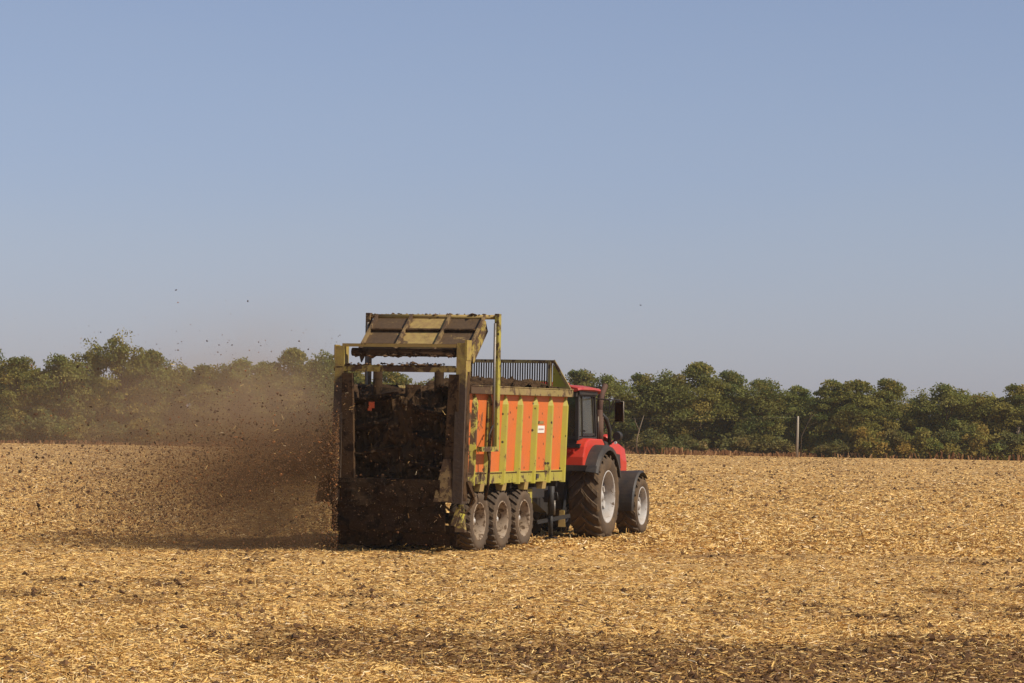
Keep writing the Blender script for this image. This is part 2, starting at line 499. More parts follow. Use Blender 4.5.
def ground_clods():
    g = np.random.default_rng(31); n = 170000
    u = g.random(n); y = 1 / (1 / 32 + u * (1 / 255 - 1 / 32)); y = np.where(g.random(n) < .30, 90 + g.random(n) * 168, y)
    x = (g.random(n) - .5) * (y * .335 + 5)
    s = soil_amount(x, y)
    patch = vnoise(x / 1.1, y / 2.6, 41)
    k = g.random(n) < (.14 + .85 * s + .5 * (patch > .66))
    x, y = x[k], y[k]; n = len(x)
    size = np.clip(.008 + g.gamma(1.3, .0095, n), .008, .075) * (1 + (y > 110) * .5)
    cen = np.stack([x, y, relief(x, y) + size * .35], 1)
    v, f = lumps(g, cen, size)
    c = np.array((.125, .063, .026)) * (.4 + .9 * g.random((n, 1)))
    o = np_mesh('soil_clods', v, f, np.repeat(c, 8, 0), MT['clod'], flat=True)
    tag(o, 'dark soil clods scattered among the straw of the field', 'soil', kind='stuff')
ground_clods()

def dry_grass():
    g = np.random.default_rng(17); n = 42000
    x = (g.random(n) - .5) * 100
    den = vnoise(x / 3.0, x * 0 + 3.3, 51)
    far = np.where(x < 2, .45, np.where(x < 22, 1.0, .06))
    k = g.random(n) < far * (.35 + den)
    x = x[k]; n = len(x)
    y = 261 + g.random(n) * 5 + (g.random(n) ** 2) * 2
    h = (.14 + .34 * g.random(n)) * (.5 + vnoise(x / 2.1, y / 2.0, 52)) * np.where(x < 2, .6, 1)
    d = np.stack([g.normal(0, .3, n), g.normal(0, .3, n), np.ones(n)], 1)
    a = np.stack([.03 + .03 * g.random(n), np.zeros(n), np.zeros(n)], 1)
    v, f = quads(np.stack([x, y, h / 2], 1), d * (h / 2)[:, None], a)
    c = np.array([(.27, .13, .052), (.36, .20, .085), (.21, .10, .042)])[g.integers(0, 3, n)] * (.7 + .6 * g.random((n, 1)))
    o = np_mesh('dry_grass', v, f, c, MT['grass'])
    tag(o, 'reddish brown dry grass strip along the far edge of the field', 'grass', kind='stuff')
dry_grass()

# ------------------------------------------------------------------ trees
GREENS = np.array([(.142, .158, .040), (.188, .192, .050), (.230, .218, .058), (.115, .138, .038), (.265, .228, .064)])
def crown_mesh(g, h, w, base, nclump, nleaf, leaf, palette, flat=.5, spire=0.0):
    """leaf faces in flattened sprays that sit on the ends of the limbs"""
    cens = []
    while len(cens) < nclump:
        a = g.random() * 2 * pi; t = g.random()
        z = base + (h - base) * t
        prof = np.sin(pi * min(1, .18 + .82 * t ** 1.15)) ** .6 if t < .98 else .3
        prof = max(prof, .25) * (1 - spire * t)
        r = w / 2 * prof * np.sqrt(g.random()) * (0.75 + .5 * g.random())
        cens.append((r * np.cos(a), r * np.sin(a), z))
    cens = np.array(cens)
    vs, fs, cs, off = [], [], [], 0
    for c in cens:
        k = int(nleaf * (.5 + g.random()))
        sz = (.30 + .40 * g.random()) * w / 4.6
        p = unit(g.normal(size=(k, 3))) * (g.random((k, 1)) ** .45) * 1.75 * np.array([sz, sz, sz * flat])
        p[:, 2] -= (p[:, 0] ** 2 + p[:, 1] ** 2) * .25
        cen = c + p
        d = unit(g.normal(size=(k, 3)) * np.array([1, 1, .6]))
        nrm = unit(g.normal(size=(k, 3)) + np.array([0, 0, .9]))
        a = unit(np.cross(d, nrm))
        L = leaf * (.6 + .8 * g.random(k))
        v, f = quads(cen, d * (L / 2)[:, None], a * (L * .32)[:, None])
        base_c = palette[g.integers(0, len(palette))]
        cc = base_c * (.85 + .3 * g.random((k, 1)))
        vs.append(v); fs.append(f + off); cs.append(cc); off += len(v)
    return np.concatenate(vs), np.concatenate(fs), np.concatenate(cs), cens

MT['bark'] = dirty('bark', (0.075, 0.055, 0.038), .95, .3, .2, 6, spots=False, mudcol=(.04, .03, .02), dustcol=(.13, .10, .07))
MT['pole_wood'] = dirty('weathered_pole_wood', (0.35, 0.30, 0.23), .9, .3, .1, 6, spots=False)
MT['pale_bark'] = dirty('pale_bark', (0.26, 0.20, 0.14), .95, .3, .1, 6, spots=False)

def tree_proto(seed, h, w, base, nclump=60, nleaf=95, leaf=.135, palette=GREENS, flat=.5, spire=0.0, name='deciduous_tree'):
    g = np.random.default_rng(seed)
    v, f, c, cens = crown_mesh(g, h, w, base, int(nclump * 1.25), int(nleaf * 2.3), leaf, palette, flat, spire)
    root = empty(name)
    t = MB()
    th = h * .62
    bend = g.normal(0, .18, 2)
    P = lambda s: Vector((bend[0] * s * s, bend[1] * s * s, th * s))
    t.tube([P(0), P(.33), P(.66), P(1)], [.17, .13, .10, .04], 7)
    for q in cens[::2]:
        s = min(.92, max(.12, (q[2] - .9) / th * .75)); a = P(s); e = Vector(q)
        mid = a.lerp(e, .55) + Vector((0, 0, .22))
        t.tube([a, mid, e], [.05, .032, .012], 5)
    t.build('trunk', MT['bark'], root, recalc=False)
    np_mesh('crown', v, f, c, MT['leaf'], root)
    return root

YEL = np.array([(.165, .150, .036), (.205, .165, .040), (.135, .140, .034), (.235, .175, .045)])
protos = [
    tree_proto(101, 6.6, 5.0, .9, 62, 100),
    tree_proto(102, 6.6, 4.4, .7, 56, 100, flat=.42),
    tree_proto(103, 6.6, 5.6, 1.3, 66, 95, flat=.36),
    tree_proto(104, 6.6, 4.7, .8, 60, 90, palette=np.concatenate([GREENS, YEL[:2]])),
    tree_proto(105, 6.6, 4.2, .9, 64, 62, flat=.5, spire=.12),      # loose, see-through
    tree_proto(106, 6.6, 5.2, .5, 68, 100, palette=np.concatenate([GREENS[:2], YEL])),
]
used_proto = set()
ROLLT = math.tan(roll)
def x_at(px, d):  # a compass bearing turned into metres at distance d (used to lay out the shelterbelt)
    return (px - 512) / FPX * d
def put_tree(k, px, top, d, wide, label, rz=None):
    base = 0
    hor = 415 + (px - 512) * ROLLT
    h = CAM_H + (hor - top) / FPX * d
    p = protos[k]
    if k in used_proto: o = copy_tree(p)
    else: o = p; used_proto.add(k)
    s = h / 6.75
    o.location = (x_at(px, d), d, 0)
    o.scale = (wide, wide, s)
    o.rotation_euler = (0, 0, rz if rz is not None else random.random() * 6.28)
    tag(o, label, 'tree', 'shelterbelt trees beyond the field')
    return o
TREES = [
    (1, -14, 343, 267, 1.0, 'green tree cut by the left frame edge, taller than the one beside it'),
    (0, 20, 358, 266, .95, 'rounded olive green tree, second from the left frame edge'),
    (3, 62, 356, 266, .95, 'broad dusty green tree left of the tallest loose crowned tree'),
    (4, 92, 340, 268, .95, 'loose crowned tree with a feathery top just left of the tallest tree'),
    (4, 121, 332, 267, 1.12, 'tallest tree of the left belt, thin open crown with sky showing'),
    (2, 153, 351, 268, .85, 'yellowish thin topped tree just right of the tallest left tree'),
    (4, 178, 361, 269, .9, 'small airy tree with sky gaps between its branches, left of the dust plume'),
    (1, 206, 365, 266, .9, 'low hazy tree at the left side of the dust plume'),
    (3, 238, 360, 266, 1.0, 'dust veiled tree with a flat top behind the plume'),
    (0, 266, 363, 267, .9, 'dust veiled low tree left of the rounded one beside the spreader'),
    (2, 294, 349, 267, .9, 'hazy rounded tree seen through the dust, highest near the spreader'),
    (5, 324, 353, 267, .9, 'hazy tree touching the left edge of the spreader'),
    (1, 352, 366, 268, .9, 'tree behind the left half of the spreader opening'),
    (0, 392, 372, 268, 1.0, 'tree showing through the middle of the spreader opening'),
    (3, 436, 378, 268, .95, 'tree behind the right half of the spreader opening'),
    (5, 486, 383, 268, .9, 'low tree hidden behind the front of the orange trailer'),
    (1, 540, 381, 268, .9, 'low tree mostly behind the trailer front and cab'),
    (0, 582, 371, 267, .85, 'green tree rising above the red cab roof'),
    (3, 611, 376, 266, .85, 'yellow green tree behind the exhaust pipe and mirror'),
    (1, 642, 374, 267, .85, 'dark green tree right of the tractor mirror'),
    (5, 668, 372, 266, .9, 'olive tree left of the highest tree of the right belt'),
    (2, 700, 363, 267, 1.0, 'highest flat topped tree of the right belt'),
    (0, 731, 372, 268, .8, 'dark tree on the right shoulder of the highest right tree'),
    (3, 764, 380, 266, .95, 'bushy tree sloping down towards the pole, left of it'),
    (1, 798, 386, 268, .75, 'narrow tree directly behind the wooden pole'),
    (1, 832, 380, 266, .80, 'upright dark green tree just right of the wooden pole'),
    (2, 860, 381, 266, .95, 'broad layered tree above the left end of the yellow shrubs'),
    (0, 889, 380, 267, .85, 'full crowned tree left of the dip in the right skyline'),
    (4, 921, 390, 268, .85, 'thin tree in the dip of the right skyline'),
    (3, 948, 385, 266, .95, 'rounded tree right of the skyline dip'),
    (5, 985, 394, 267, .95, 'low brownish green tree near the right frame edge'),
    (1, 1018, 385, 266, .95, 'taller green tree at the right frame edge'),
    (0, 1056, 384, 267, 1.0, 'tree cut off by the right frame edge'),
]
for k, px, top, d, wd, lab in TREES: put_tree(k, px, top, d, wd, lab)

def backing_wood():
    g = np.random.default_rng(77)
    vs, fs, cs, off = [], [], [], 0
    for i in range(62):
        x = -62 + i * 2.05 + g.normal(0, .4); y = 272 + g.random() * 9
        px = 512 + x / y * FPX
        h = 4.6 + (.9 if px < 340 else 0) + g.normal(0, .35)
        v, f, c, _ = crown_mesh(g, h, 5.0, .3, 30, 70, .40, GREENS[[0, 1, 3]])
        vs.append(v + np.array([x, y, 0])); fs.append(f + off); cs.append(c); off += len(v)
    o = np_mesh('woodland', np.concatenate(vs), np.concatenate(fs), np.concatenate(cs), MT['leaf'])
    tag(o, 'dense wood closing the gaps behind the front row of trees', 'woodland', kind='stuff')
backing_wood()

# shrubs
def shrub_proto(seed, h, w, palette, name='shrub'):
    palette = palette * 1.3
    g = np.random.default_rng(seed)
    v, f, c, cens = crown_mesh(g, h, w, .12, 30, 110, .15, palette, flat=.7)
    root = empty(name)
    t = MB()
    for q in cens[::3]:
        e = Vector(q); t.tube([Vector((e.x * .12, e.y * .12, 0)), e * .55 + Vector((0, 0, .15)), e], [.035, .025, .01], 5)
    t.build('stem', MT['bark'], root, recalc=False)
    np_mesh('foliage', v, f, c, MT['leaf'], root)
    return root
OLV = np.array([(.115, .115, .036), (.135, .12, .040), (.10, .105, .034), (.155, .125, .045)])
sh = [shrub_proto(201, 1.9, 3.0, YEL), shrub_proto(202, 1.9, 2.6, OLV), shrub_proto(203, 1.9, 3.2, np.concatenate([YEL, OLV]))]
used_sh = set()
SHRUBS = [
    (1, 8, 418, 'dusty olive shrub at the left frame edge under the trees'),
    (1, 45, 412, 'pale olive bush below the broad dusty tree at left'),
    (0, 78, 420, 'yellowish low bush under the loose crowned left tree'),
    (1, 112, 422, 'low brownish shrub under the tallest left tree'),
    (2, 150, 420, 'low shrub at the field edge right of the tallest left tree'),
    (1, 186, 424, 'dust dimmed shrub at the left side of the plume'),
    (1, 222, 425, 'dust veiled shrub behind the plume of dirt'),
    (1, 262, 424, 'faint shrub almost lost in the dust near the spreader'),
    (1, 302, 424, 'shrub in the thick dust beside the spreader'),
    (1, 655, 431, 'pale grey green bush right of the tractor bonnet'),
    (1, 692, 436, 'low olive bush under the highest right tree'),
    (1, 742, 431, 'large green bush left of the wooden pole'),
    (1, 776, 438, 'small dark shrub just left of the wooden pole'),
    (1, 836, 441, 'dark green shrub between the pole and the yellow shrubs'),
    (0, 868, 432, 'olive yellow shrub at the left end of the shrub row'),
    (2, 897, 434, 'rusty yellow shrub second in the right shrub row'),
    (0, 925, 433, 'golden brown shrub in the middle of the right shrub row'),
    (2, 952, 434, 'orange tinged shrub right of the golden brown one'),
    (0, 980, 430, 'tall straw coloured shrub left of the small grey post'),
    (2, 1010, 436, 'brown shrub in front of the small grey post'),
    (0, 1042, 432, 'shrub cut off by the right frame edge at the end of the row'),
]
for k, px, top, lab in SHRUBS:
    d = 262.6
    h = CAM_H + (415 + (px - 512) * ROLLT - top) / FPX * d
    o = sh[k] if k not in used_sh else copy_tree(sh[k]); used_sh.add(k)
    o.location = (x_at(px, d), d + random.random() * 1.2, 0)
    o.scale = (1.15, 1.0, h / 1.85); o.rotation_euler = (0, 0, random.random() * 6.28)
    tag(o, lab, 'shrub', 'shrubs along the field edge')

# utility pole, wires, bare sapling, small post
pole = MB().tube([(0, 0, -.1), (.03, 0, 1.6), (.05, 0, 3.12)], [.10, .09, .075], 10).build('wooden_pole', MT['pole_wood'])
pole.location = (x_at(798.6, 260), 260, 0)
tag(pole, 'pale wooden utility pole standing at the far field edge', 'pole')
for dz, lab in ((3.02, 'thin overhead wire running left from the wooden pole'),):
    w = MB(); x0 = pole.location.x
    pts = [(x0 - 68 * i / 20, 260, dz - .35 * sin(pi * (i % 10) / 10)) for i in range(21)]
    w.tube(pts, .004, 5)
    tag(w.build('overhead_wire', MT['steel'], recalc=False), lab, 'wire')
bt = MB()
bx = x_at(802, 262)
bt.tube([(0, 0, 0), (.05, 0, 1.6), (.5, 0, 2.6), (.95, 0, 3.3)], [.05, .045, .03, .012], 6)
bt.tube([(.5, 0, 2.6), (.75, .1, 3.2), (.8, .1, 3.5)], [.025, .018, .008], 5)
bt.tube([(.3, 0, 2.15), (.75, -.1, 2.5), (1.2, -.1, 2.7)], [.022, .015, .008], 5)
o = bt.build('bare_sapling', MT['bark'], recalc=False); o.location = (bx, 261.6, 0)
tag(o, 'bare leafless sapling leaning right beside the wooden pole', 'tree')
bt = MB()
bt.tube([(0, 0, 0), (.05, 0, 1.2), (.25, 0, 2.0), (.55, 0, 3.0)], [.06, .05, .035, .012], 6)
bt.tube([(.2, 0, 1.8), (-.1, 0, 2.5), (-.15, 0, 2.8)], [.025, .018, .008], 5)
o = bt.build('bare_sapling', MT['pale_bark'], recalc=False); o.location = (x_at(638, 261.8), 261.8, 0)
tag(o, 'pale dead stem leaning among the bushes right of the tractor', 'tree')
po = MB().tube([(0, 0, 0), (.03, 0, 2.6)], [.10, .09], 8).box(-.16, .22, -.05, .05, 2.15, 2.25).build('small_post', MT['pale_bark'])
po.location = (x_at(1019.5, 264.5), 264.5, 0)
tag(po, 'small grey post among the shrubs at the right frame edge', 'post')

# ------------------------------------------------------------------ wheels
def lug(m, R, w, ang, x0, x1, sweep, height, wid, steps=3):
    """one tread bar running from x0 (centre) to x1 (shoulder), swept round by 'sweep'"""
    pts = []
    for i in range(steps + 1):
        t = i / steps; x = x0 + (x1 - x0) * t; a = ang + sweep * (t ** .85)
        drop = .055 * t ** 3 * (R / 1.0)
        pts.append((x, a, R - drop))
    for i in range(steps):
        (xa, aa, ra), (xb, ab, rb) = pts[i], pts[i + 1]
        da, db = wid / 2 / R * (1 + .25 * i / steps), wid / 2 / R * (1 + .25 * (i + 1) / steps)
        def q(x, a, r): return (x, r * cos(a), r * sin(a))
        lo = height * 1.25
        m.hexa([q(xa, aa - da * 1.3, ra - lo), q(xb, ab - db * 1.3, rb - lo), q(xb, ab + db * 1.3, rb - lo), q(xa, aa + da * 1.3, ra - lo),
                q(xa, aa - da, ra), q(xb, ab - db, rb), q(xb, ab + db, rb), q(xa, aa + da, ra)])

def make_wheel(name, R, W, rr, nl, lugh, lugw, sweep, tyre_mat, rim_mat, dish, parent, hubr, slots=0, bulge=.03, disc_mat=None):
    """axle along x, outer face towards +x; hub disc is the wheel's own mesh, tyre and rim its children"""
    h = W / 2
    hub = MB()
    hub.lathe([(h - dish - .02, 0.001), (h - dish - .02, rr * .93), (h - dish, rr * .93), (h - dish + .03, rr * .70), (h - dish + .035, hubr * 1.7), (h - dish + .02, hubr * 1.25),
               (h - dish + .02, hubr), (h - dish + .12, hubr * .9), (h - dish + .13, hubr * .55), (h - dish + .15, hubr * .5), (h - dish + .15, 0.001)], 40)
    for k in range(10):
        a = 2 * pi * k / 10
        c = Vector((h - dish + .03, cos(a) * hubr * 1.42, sin(a) * hubr * 1.42))
        hub.tube([c, c + Vector((.035, 0, 0))], .018, 6)
    w = hub.build('wheel', disc_mat or rim_mat, parent)
    rim = MB()
    rim.lathe([(h - .005, rr + .015), (h + .008, rr), (h - .01, rr - .025), (h - dish * .5, rr - .04), (h - dish - .01, rr - .06), (h - dish - .04, rr - .05), (-h + .01, rr - .03), (-h - .008, rr), (-h + .01, rr + .01)], 56)
    if slots:
        for k in range(slots):
            a = 2 * pi * (k + .5) / slots
            u = Vector((0, cos(a), sin(a))); t = Vector((0, -sin(a), cos(a)))
            c = u * (rr * .82); x0 = h - dish - .015; x1 = h - dish + .06
            p = [c + t * .07 - u * .09, c - t * .07 - u * .09, c - t * .09 + u * .09, c + t * .09 + u * .09]
            rim.hexa([Vector((x0, q.y, q.z)) for q in p] + [Vector((x1, q.y, q.z)) for q in p])
    rim.build('rim', rim_mat, w)
    ty = MB()
    Rc = R - lugh
    prof = [(h * .93, rr - .01), (h + .0, rr + .02), (h + bulge * .7, rr + (Rc - rr) * .3), (h + bulge, rr + (Rc - rr) * .55), (h + bulge * .5, rr + (Rc - rr) * .82), (h - .03, Rc - .02),
            (h * .6, Rc + .003), (0, Rc + .008)]
    prof = prof + [(-x, r) for x, r in prof[:-1]][::-1]
    ty.lathe(prof, 64)
    for k in range(nl):
        a = 2 * pi * k / nl
        lug(ty, R, W, a, -.03, h + .004, sweep, lugh, lugw)
        lug(ty, R, W, a + pi / nl, .03, -h - .004, sweep, lugh, lugw)
    ty.build('tyre', tyre_mat, w)
    return w

# ------------------------------------------------------------------ manure spreader
TO = (-1.77257, 70.98679, -.03); TH = radians(18.5)
S = empty('manure_spreader', TO, -TH)
tag(S, 'orange and lime green three axle manure spreader trailer caked with dirt at the back', 'trailer')

YR, YF = -1.22, 5.62
ZB, ZT = 1.45, 3.29
def wx(z): return 1.235 + (z - ZB) / (ZT - ZB) * .075       # wall leans outwards
for sx in (1, -1):
    w = MB().hexa([(sx * (wx(ZB) - .05), YR, ZB), (sx * wx(ZB), YR, ZB), (sx * wx(ZB), YF, ZB), (sx * (wx(ZB) - .05), YF, ZB),
                   (sx * (wx(ZT) - .05), YR, ZT), (sx * wx(ZT), YR, ZT), (sx * wx(ZT), YF, ZT), (sx * (wx(ZT) - .05), YF, ZT)])
    w.build('side_wall', MT['orange'], S)
    # lower rail with a row of slots
    lr = MB()
    lr.hexa([(sx * 1.16, YR - .02, ZB - .02), (sx * 1.293, YR - .02, ZB - .02), (sx * 1.293, YF - .02, ZB - .02), (sx * 1.16, YF - .02, ZB - .02),
             (sx * 1.17, YR - .02, 1.685), (sx * 1.297, YR - .02, 1.665), (sx * 1.297, YF - .02, 1.665), (sx * 1.17, YF - .02, 1.685)])
    lr_o = lr.build('lower_rail', MT['lime'], S)
    MB().box(min(sx * 1.296, sx * 1.303), max(sx * 1.296, sx * 1.303), YR + .1, YF - .1, 1.632, 1.655).build('rail_groove', MT['caked'], lr_o)
    tr = MB().box(min(sx * 1.25, sx * 1.435), max(sx * 1.25, sx * 1.435), YR - .02, YF + .03, 3.28, 3.435)
    tr.box(min(sx * 1.35, sx * 1.450), max(sx * 1.35, sx * 1.450), YR, YF + .03, 3.435, 3.455)
    tr.build('top_rail', MT['lime_rail'], S, bevel=.012)
    # pressed stakes with spiked tops
    for y in (-.70, .25, 1.26, 2.25, 3.30, 4.36, 5.43):
        st = MB(); zt = 3.08; bx0, bx1 = wx(ZB - .05), wx(zt)
        dp, hw, ht = .085, .115, .045
        def ring(z, x, hw_, ht_, dp_): return [(sx * (x - .01), y - hw_, z), (sx * (x + dp_), y - ht_, z), (sx * (x + dp_), y + ht_, z), (sx * (x - .01), y + hw_, z)]
        rg = [ring(ZB - .05, bx0 + .02, hw, ht, dp), ring(1.70, wx(1.7) + .015, hw, ht, dp), ring(zt, bx1, hw, ht, dp), ring(3.27, wx(3.27), .03, .012, .03)]
        vs = [p for r in rg for p in r]; fs = []
        for i in range(3):
            for k in range(4): fs.append((i * 4 + k, i * 4 + (k + 1) % 4, (i + 1) * 4 + (k + 1) % 4, (i + 1) * 4 + k))
        fs += [(0, 1, 2, 3), (12, 13, 14, 15)]
        st.add(vs, fs).build('stake', MT['lime_clean'] if y > .5 else MT['lime'], S)
    for y in (-.02, 1.42, 2.9, 4.15):
        b = MB().prism_y([(sx * 1.11, 1.43), (sx * 1.29, 1.43), (sx * 1.265, 1.27), (sx * 1.15, 1.27)], y - .13, y + .13)
        b.build('mounting_bracket', MT['tan_panel'], S)
for sx in (1, -1):
    MB().hexa([(sx * 1.175, YR + .02, 1.5), (sx * 1.183, YR + .02, 1.5), (sx * 1.183, YF - .08, 1.5), (sx * 1.175, YF - .08, 1.5), (sx * 1.24, YR + .02, 3.40), (sx * 1.248, YR + .02, 3.40), (sx * 1.248, YF - .08, 3.40), (sx * 1.24, YF - .08, 3.40)]).build('wall_lining', MT['caked'], S)
# floor, front wall, chassis
MB().box(-1.21, 1.21, YR, YF - .06, 1.43, 1.50).build('floor', MT['caked'], S)
MB().box(-1.29, 1.29, YF - .055, YF, 1.43, 3.43).build('headboard', MT['orange'], S)
ch = MB()
for sx in (.42, -.42): ch.box(sx - .07, sx + .07, -1.5, 6.6, 1.02, 1.33)
for y in (-1.1, .7, 2.2, 3.9, 5.4): ch.box(-1.16, 1.16, y - .06, y + .06, 1.30, 1.425)
ch.build('chassis', MT['black'], S)
MB().prism_y([(-.35, .98), (.35, .98), (.35, 1.30), (-.35, 1.30)], 5.9, 6.1).build('front_crossmember', MT['lime'], S)
# grille guard above the headboard
gr = MB()
gy = YF + .0
gr.bar((-1.0, gy, 4.06), (.97, gy, 4.06), .07, .075)
gr.bar((.97, gy, 4.09), (1.37, gy, 3.44), .06, .06, (0, 1, 0)); gr.bar((-1.0, gy, 4.09), (-1.37, gy, 3.44), .06, .06, (0, 1, 0))
gr.bar((-.99, gy - .02, 3.44), (-.99, gy - .02, 4.05), .06, .09); gr.bar((.90, gy - .02, 3.44), (.90, gy - .02, 4.05), .06, .13)
gr.bar((-1.35, gy, 3.47), (1.35, gy, 3.47), .07, .07)
g_o = gr.build('front_grille', MT['lime_rail'], S)
bars = MB()
for i in range(33):
    x = -.95 + i * 1.83 / 32
    bars.box(x - .0135, x + .0135, gy - .01, gy + .01, 3.5, 4.04)
bars.build('grille_bars', MT['caked'], g_o)
for sx in (1, -1):
    wp = MB().prism_y([(sx * .96, 3.5), (sx * .96, 4.02), (sx * 1.33, 3.5)], gy - .008, gy + .008)
    wp.build('wing_plate', MT['lime_clean'], g_o)

# --- rear frame
def post(x0, x1, ytop, ztop, mat):
    p = MB().hexa([(x0, -1.62, 1.05), (x1, -1.62, 1.05), (x1, -1.28, 1.05), (x0, -1.28, 1.05),
                   (x0 + (.0 if x0 > 0 else .03), ytop - .12, ztop), (x1 + (.0 if x0 > 0 else .0), ytop - .12, ztop), (x1, ytop + .14, ztop), (x0 + (.0 if x0 > 0 else .03), ytop + .14, ztop)])
    p.box(x1 - .035, x1 + .012, ytop - .135, ytop + .15, ztop - .35, ztop + .06) if x0 > 0 else p.box(x0 + .0, x0 + .03, ytop - .135, ytop + .13, ztop - .3, ztop + .02)
    return p.build('rear_post', mat, S)
def rear_post_mat():
    m, nt, p = base_mat('post_paint_caked_below', .7)
    v = objvec(nt); sp = nt.nodes.new('ShaderNodeSeparateXYZ'); nt.links.new(v, sp.inputs[0])
    n = noise(nt, 4, 6, .7, v, .3)
    zz = math_(nt, 'ADD', sp.outputs[2], math_(nt, 'MULTIPLY', math_(nt, 'SUBTRACT', n, .5), 1.1))
    f = ramp(nt, math_(nt, 'DIVIDE', zz, 5.0), [(.685, 1.0), (.745, 0.0)])
    c0 = mix(nt, ramp(nt, noise(nt, 7, 4, .6, v), [(.4, 0.0), (.7, .9)]), (.33, .24, .045), (.22, .135, .05))
    c1 = mix(nt, noise(nt, 12, 4, .6, v), (.018, .010, .005), (.085, .048, .022))
    nt.links.new(mix(nt, f, c0, c1), p.inputs['Base Color'])
    b = nt.nodes.new('ShaderNodeBump'); b.inputs['Strength'].default_value = .6; b.inputs['Distance'].default_value = .04
    nt.links.new(n, b.inputs['Height']); nt.links.new(b.outputs[0], p.inputs['Normal'])
    return m
RPM = rear_post_mat()
post(1.19, 1.40, -1.36, 4.30, RPM)
post(-1.47, -1.25, -1.36, 4.22, RPM)
# side shields of the spreading unit
for sx in (1, -1):
    p = MB()
    xa, xb = (1.375, 1.405)
    p.prism([(-1.56, 1.10), (-1.30, 1.10), (-1.24, 3.42), (-1.27, 3.72), (-1.40, 3.72)], min(sx * xa, sx * xb), max(sx * xa, sx * xb))
    p.build('side_shield', MT['caked'], S)
    # inner jamb facing back
    q = MB().prism_y([(sx * .97, 1.5), (sx * 1.27, 1.2), (sx * 1.27, 3.66), (sx * 1.05, 3.66)], -1.54, -1.44)
    q.build('jamb_plate', MT['caked'], S)
cb = MB().box(-1.47, 1.20, -1.50, -1.30, 3.70, 3.80)
cb.box(-1.40, 1.1, -1.47, -1.27, 3.80, 3.835)
cb.build('cross_beam', MT['caked_yellow'], S)
# crust of manure lying on the beams
def crust(name, x0, x1, y, z, parent, seed, hgt=.05, dep=.2, n=120, mat='caked'):
    g = np.random.default_rng(seed)
    cen = np.stack([x0 + g.random(n) * (x1 - x0), y + (g.random(n) - .5) * dep, z + g.random(n) ** 2 * hgt], 1)
    v, f = lumps(g, cen, .016 + g.gamma(2, .010, n), .5)
    c = np.array((.13, .075, .035)) * (.4 + 1.0 * g.random((n, 1)))
    return tag(np_mesh(name, v, f, np.repeat(c, 8, 0), MT['clod'], parent, flat=True), kind='stuff')
crust('manure_crust', -1.35, .9, -1.40, 3.83, S, 61, .06)

# tailgate flap swung up over the opening
fa = Vector((0, -.74, 4.14)); fb = Vector((0, .24, 4.85))
fd = (fb - fa).normalized(); fl = (fb - fa).length
fn = Vector((0, -fd.z, fd.y))                                   # outer face, to the rear and up
def fp(x, s, o=0.0): return Vector((x, 0, 0)) + fa + fd * s + fn * o
flap = MB().hexa([fp(-1.2, .0, -.02), fp(1.2, .0, -.02), fp(1.2, fl - .02, -.02), fp(-1.2, fl - .02, -.02), fp(-1.2, .0, 0), fp(1.2, .0, 0), fp(1.2, fl - .02, 0), fp(-1.2, fl - .02, 0)])
def flap_mat():
    m, nt, p = base_mat('flap_paint_streaked', .65)
    v = objvec(nt); sp = nt.nodes.new('ShaderNodeSeparateXYZ'); nt.links.new(v, sp.inputs[0])
    n = noise(nt, 3.2, 6, .7, v, .5)
    mid = ramp(nt, math_(nt, 'ABSOLUTE', math_(nt, 'SUBTRACT', sp.outputs[0], .02)), [(.34, 0.0), (.44, 1.0)])
    thr = math_(nt, 'ADD', n, math_(nt, 'MULTIPLY', mid, .22))
    f = ramp(nt, thr, [(.56, 0.0), (.64, 1.0)])
    c0 = mix(nt, ramp(nt, noise(nt, 9, 4, .6, v), [(.35, 0.0), (.65, 1.0)]), (.36, .25, .075), (.27, .17, .062))
    c1 = mix(nt, noise(nt, 14, 4, .6, v), (.04, .022, .01), (.13, .075, .03))
    nt.links.new(mix(nt, f, c0, c1), p.inputs['Base Color'])
    b = nt.nodes.new('ShaderNodeBump'); b.inputs['Strength'].default_value = .5; b.inputs['Distance'].default_value = .03
    nt.links.new(n, b.inputs['Height']); nt.links.new(b.outputs[0], p.inputs['Normal'])
    return m
F = flap.build('tailgate_flap', flap_mat(), S)
for x in (-1.19, -.42, .43, 1.19):
    MB().hexa([fp(x - .022, .0, .0), fp(x + .022, .0, .0), fp(x + .022, fl + .02, .0), fp(x - .022, fl + .02, .0), fp(x - .022, 0, .085), fp(x + .022, 0, .085), fp(x + .022, fl + .02, .085), fp(x - .022, fl + .02, .085)]).build('flap_rib', MT['caked_brown'], F)
for s in (.16, .72):
    for xa, xb in ((-1.16, -.45), (-.39, .40), (.46, 1.16)):
        MB().hexa([fp(xa, s - .025, 0), fp(xb, s - .025, 0), fp(xb, s + .025, 0), fp(xa, s + .025, 0), fp(xa, s - .025, .06), fp(xb, s - .025, .06), fp(xb, s + .025, .06), fp(xa, s + .025, .06)]).build('flap_crossbar', MT['caked'], F)
MB().tube([(-1.36, .27, 4.88), (1.44, .27, 4.88)], .05, 10).build('flap_top_tube', MT['tan_panel'], F)
MB().box(-1.30, 1.18, -1.48, -1.40, 4.205, 4.27).build('flap_edge_rail', MT['tan_panel'], F)
MB().tube([(-1.12, -1.36, 4.10), (1.14, -1.36, 4.10)], .085, 12).build('flap_roller', MT['caked'], F)
for x in (1.225, -1.225):
    MB().hexa([fp(x - .012, .0, -.30), fp(x + .012, .0, -.30), fp(x + .012, fl - .1, -.26), fp(x - .012, fl - .1, -.26), fp(x - .012, 0, .01), fp(x + .012, 0, .01), fp(x + .012, fl - .1, .01), fp(x - .012, fl - .1, .01)]).build('flap_side_lip', MT['caked_yellow'], F)
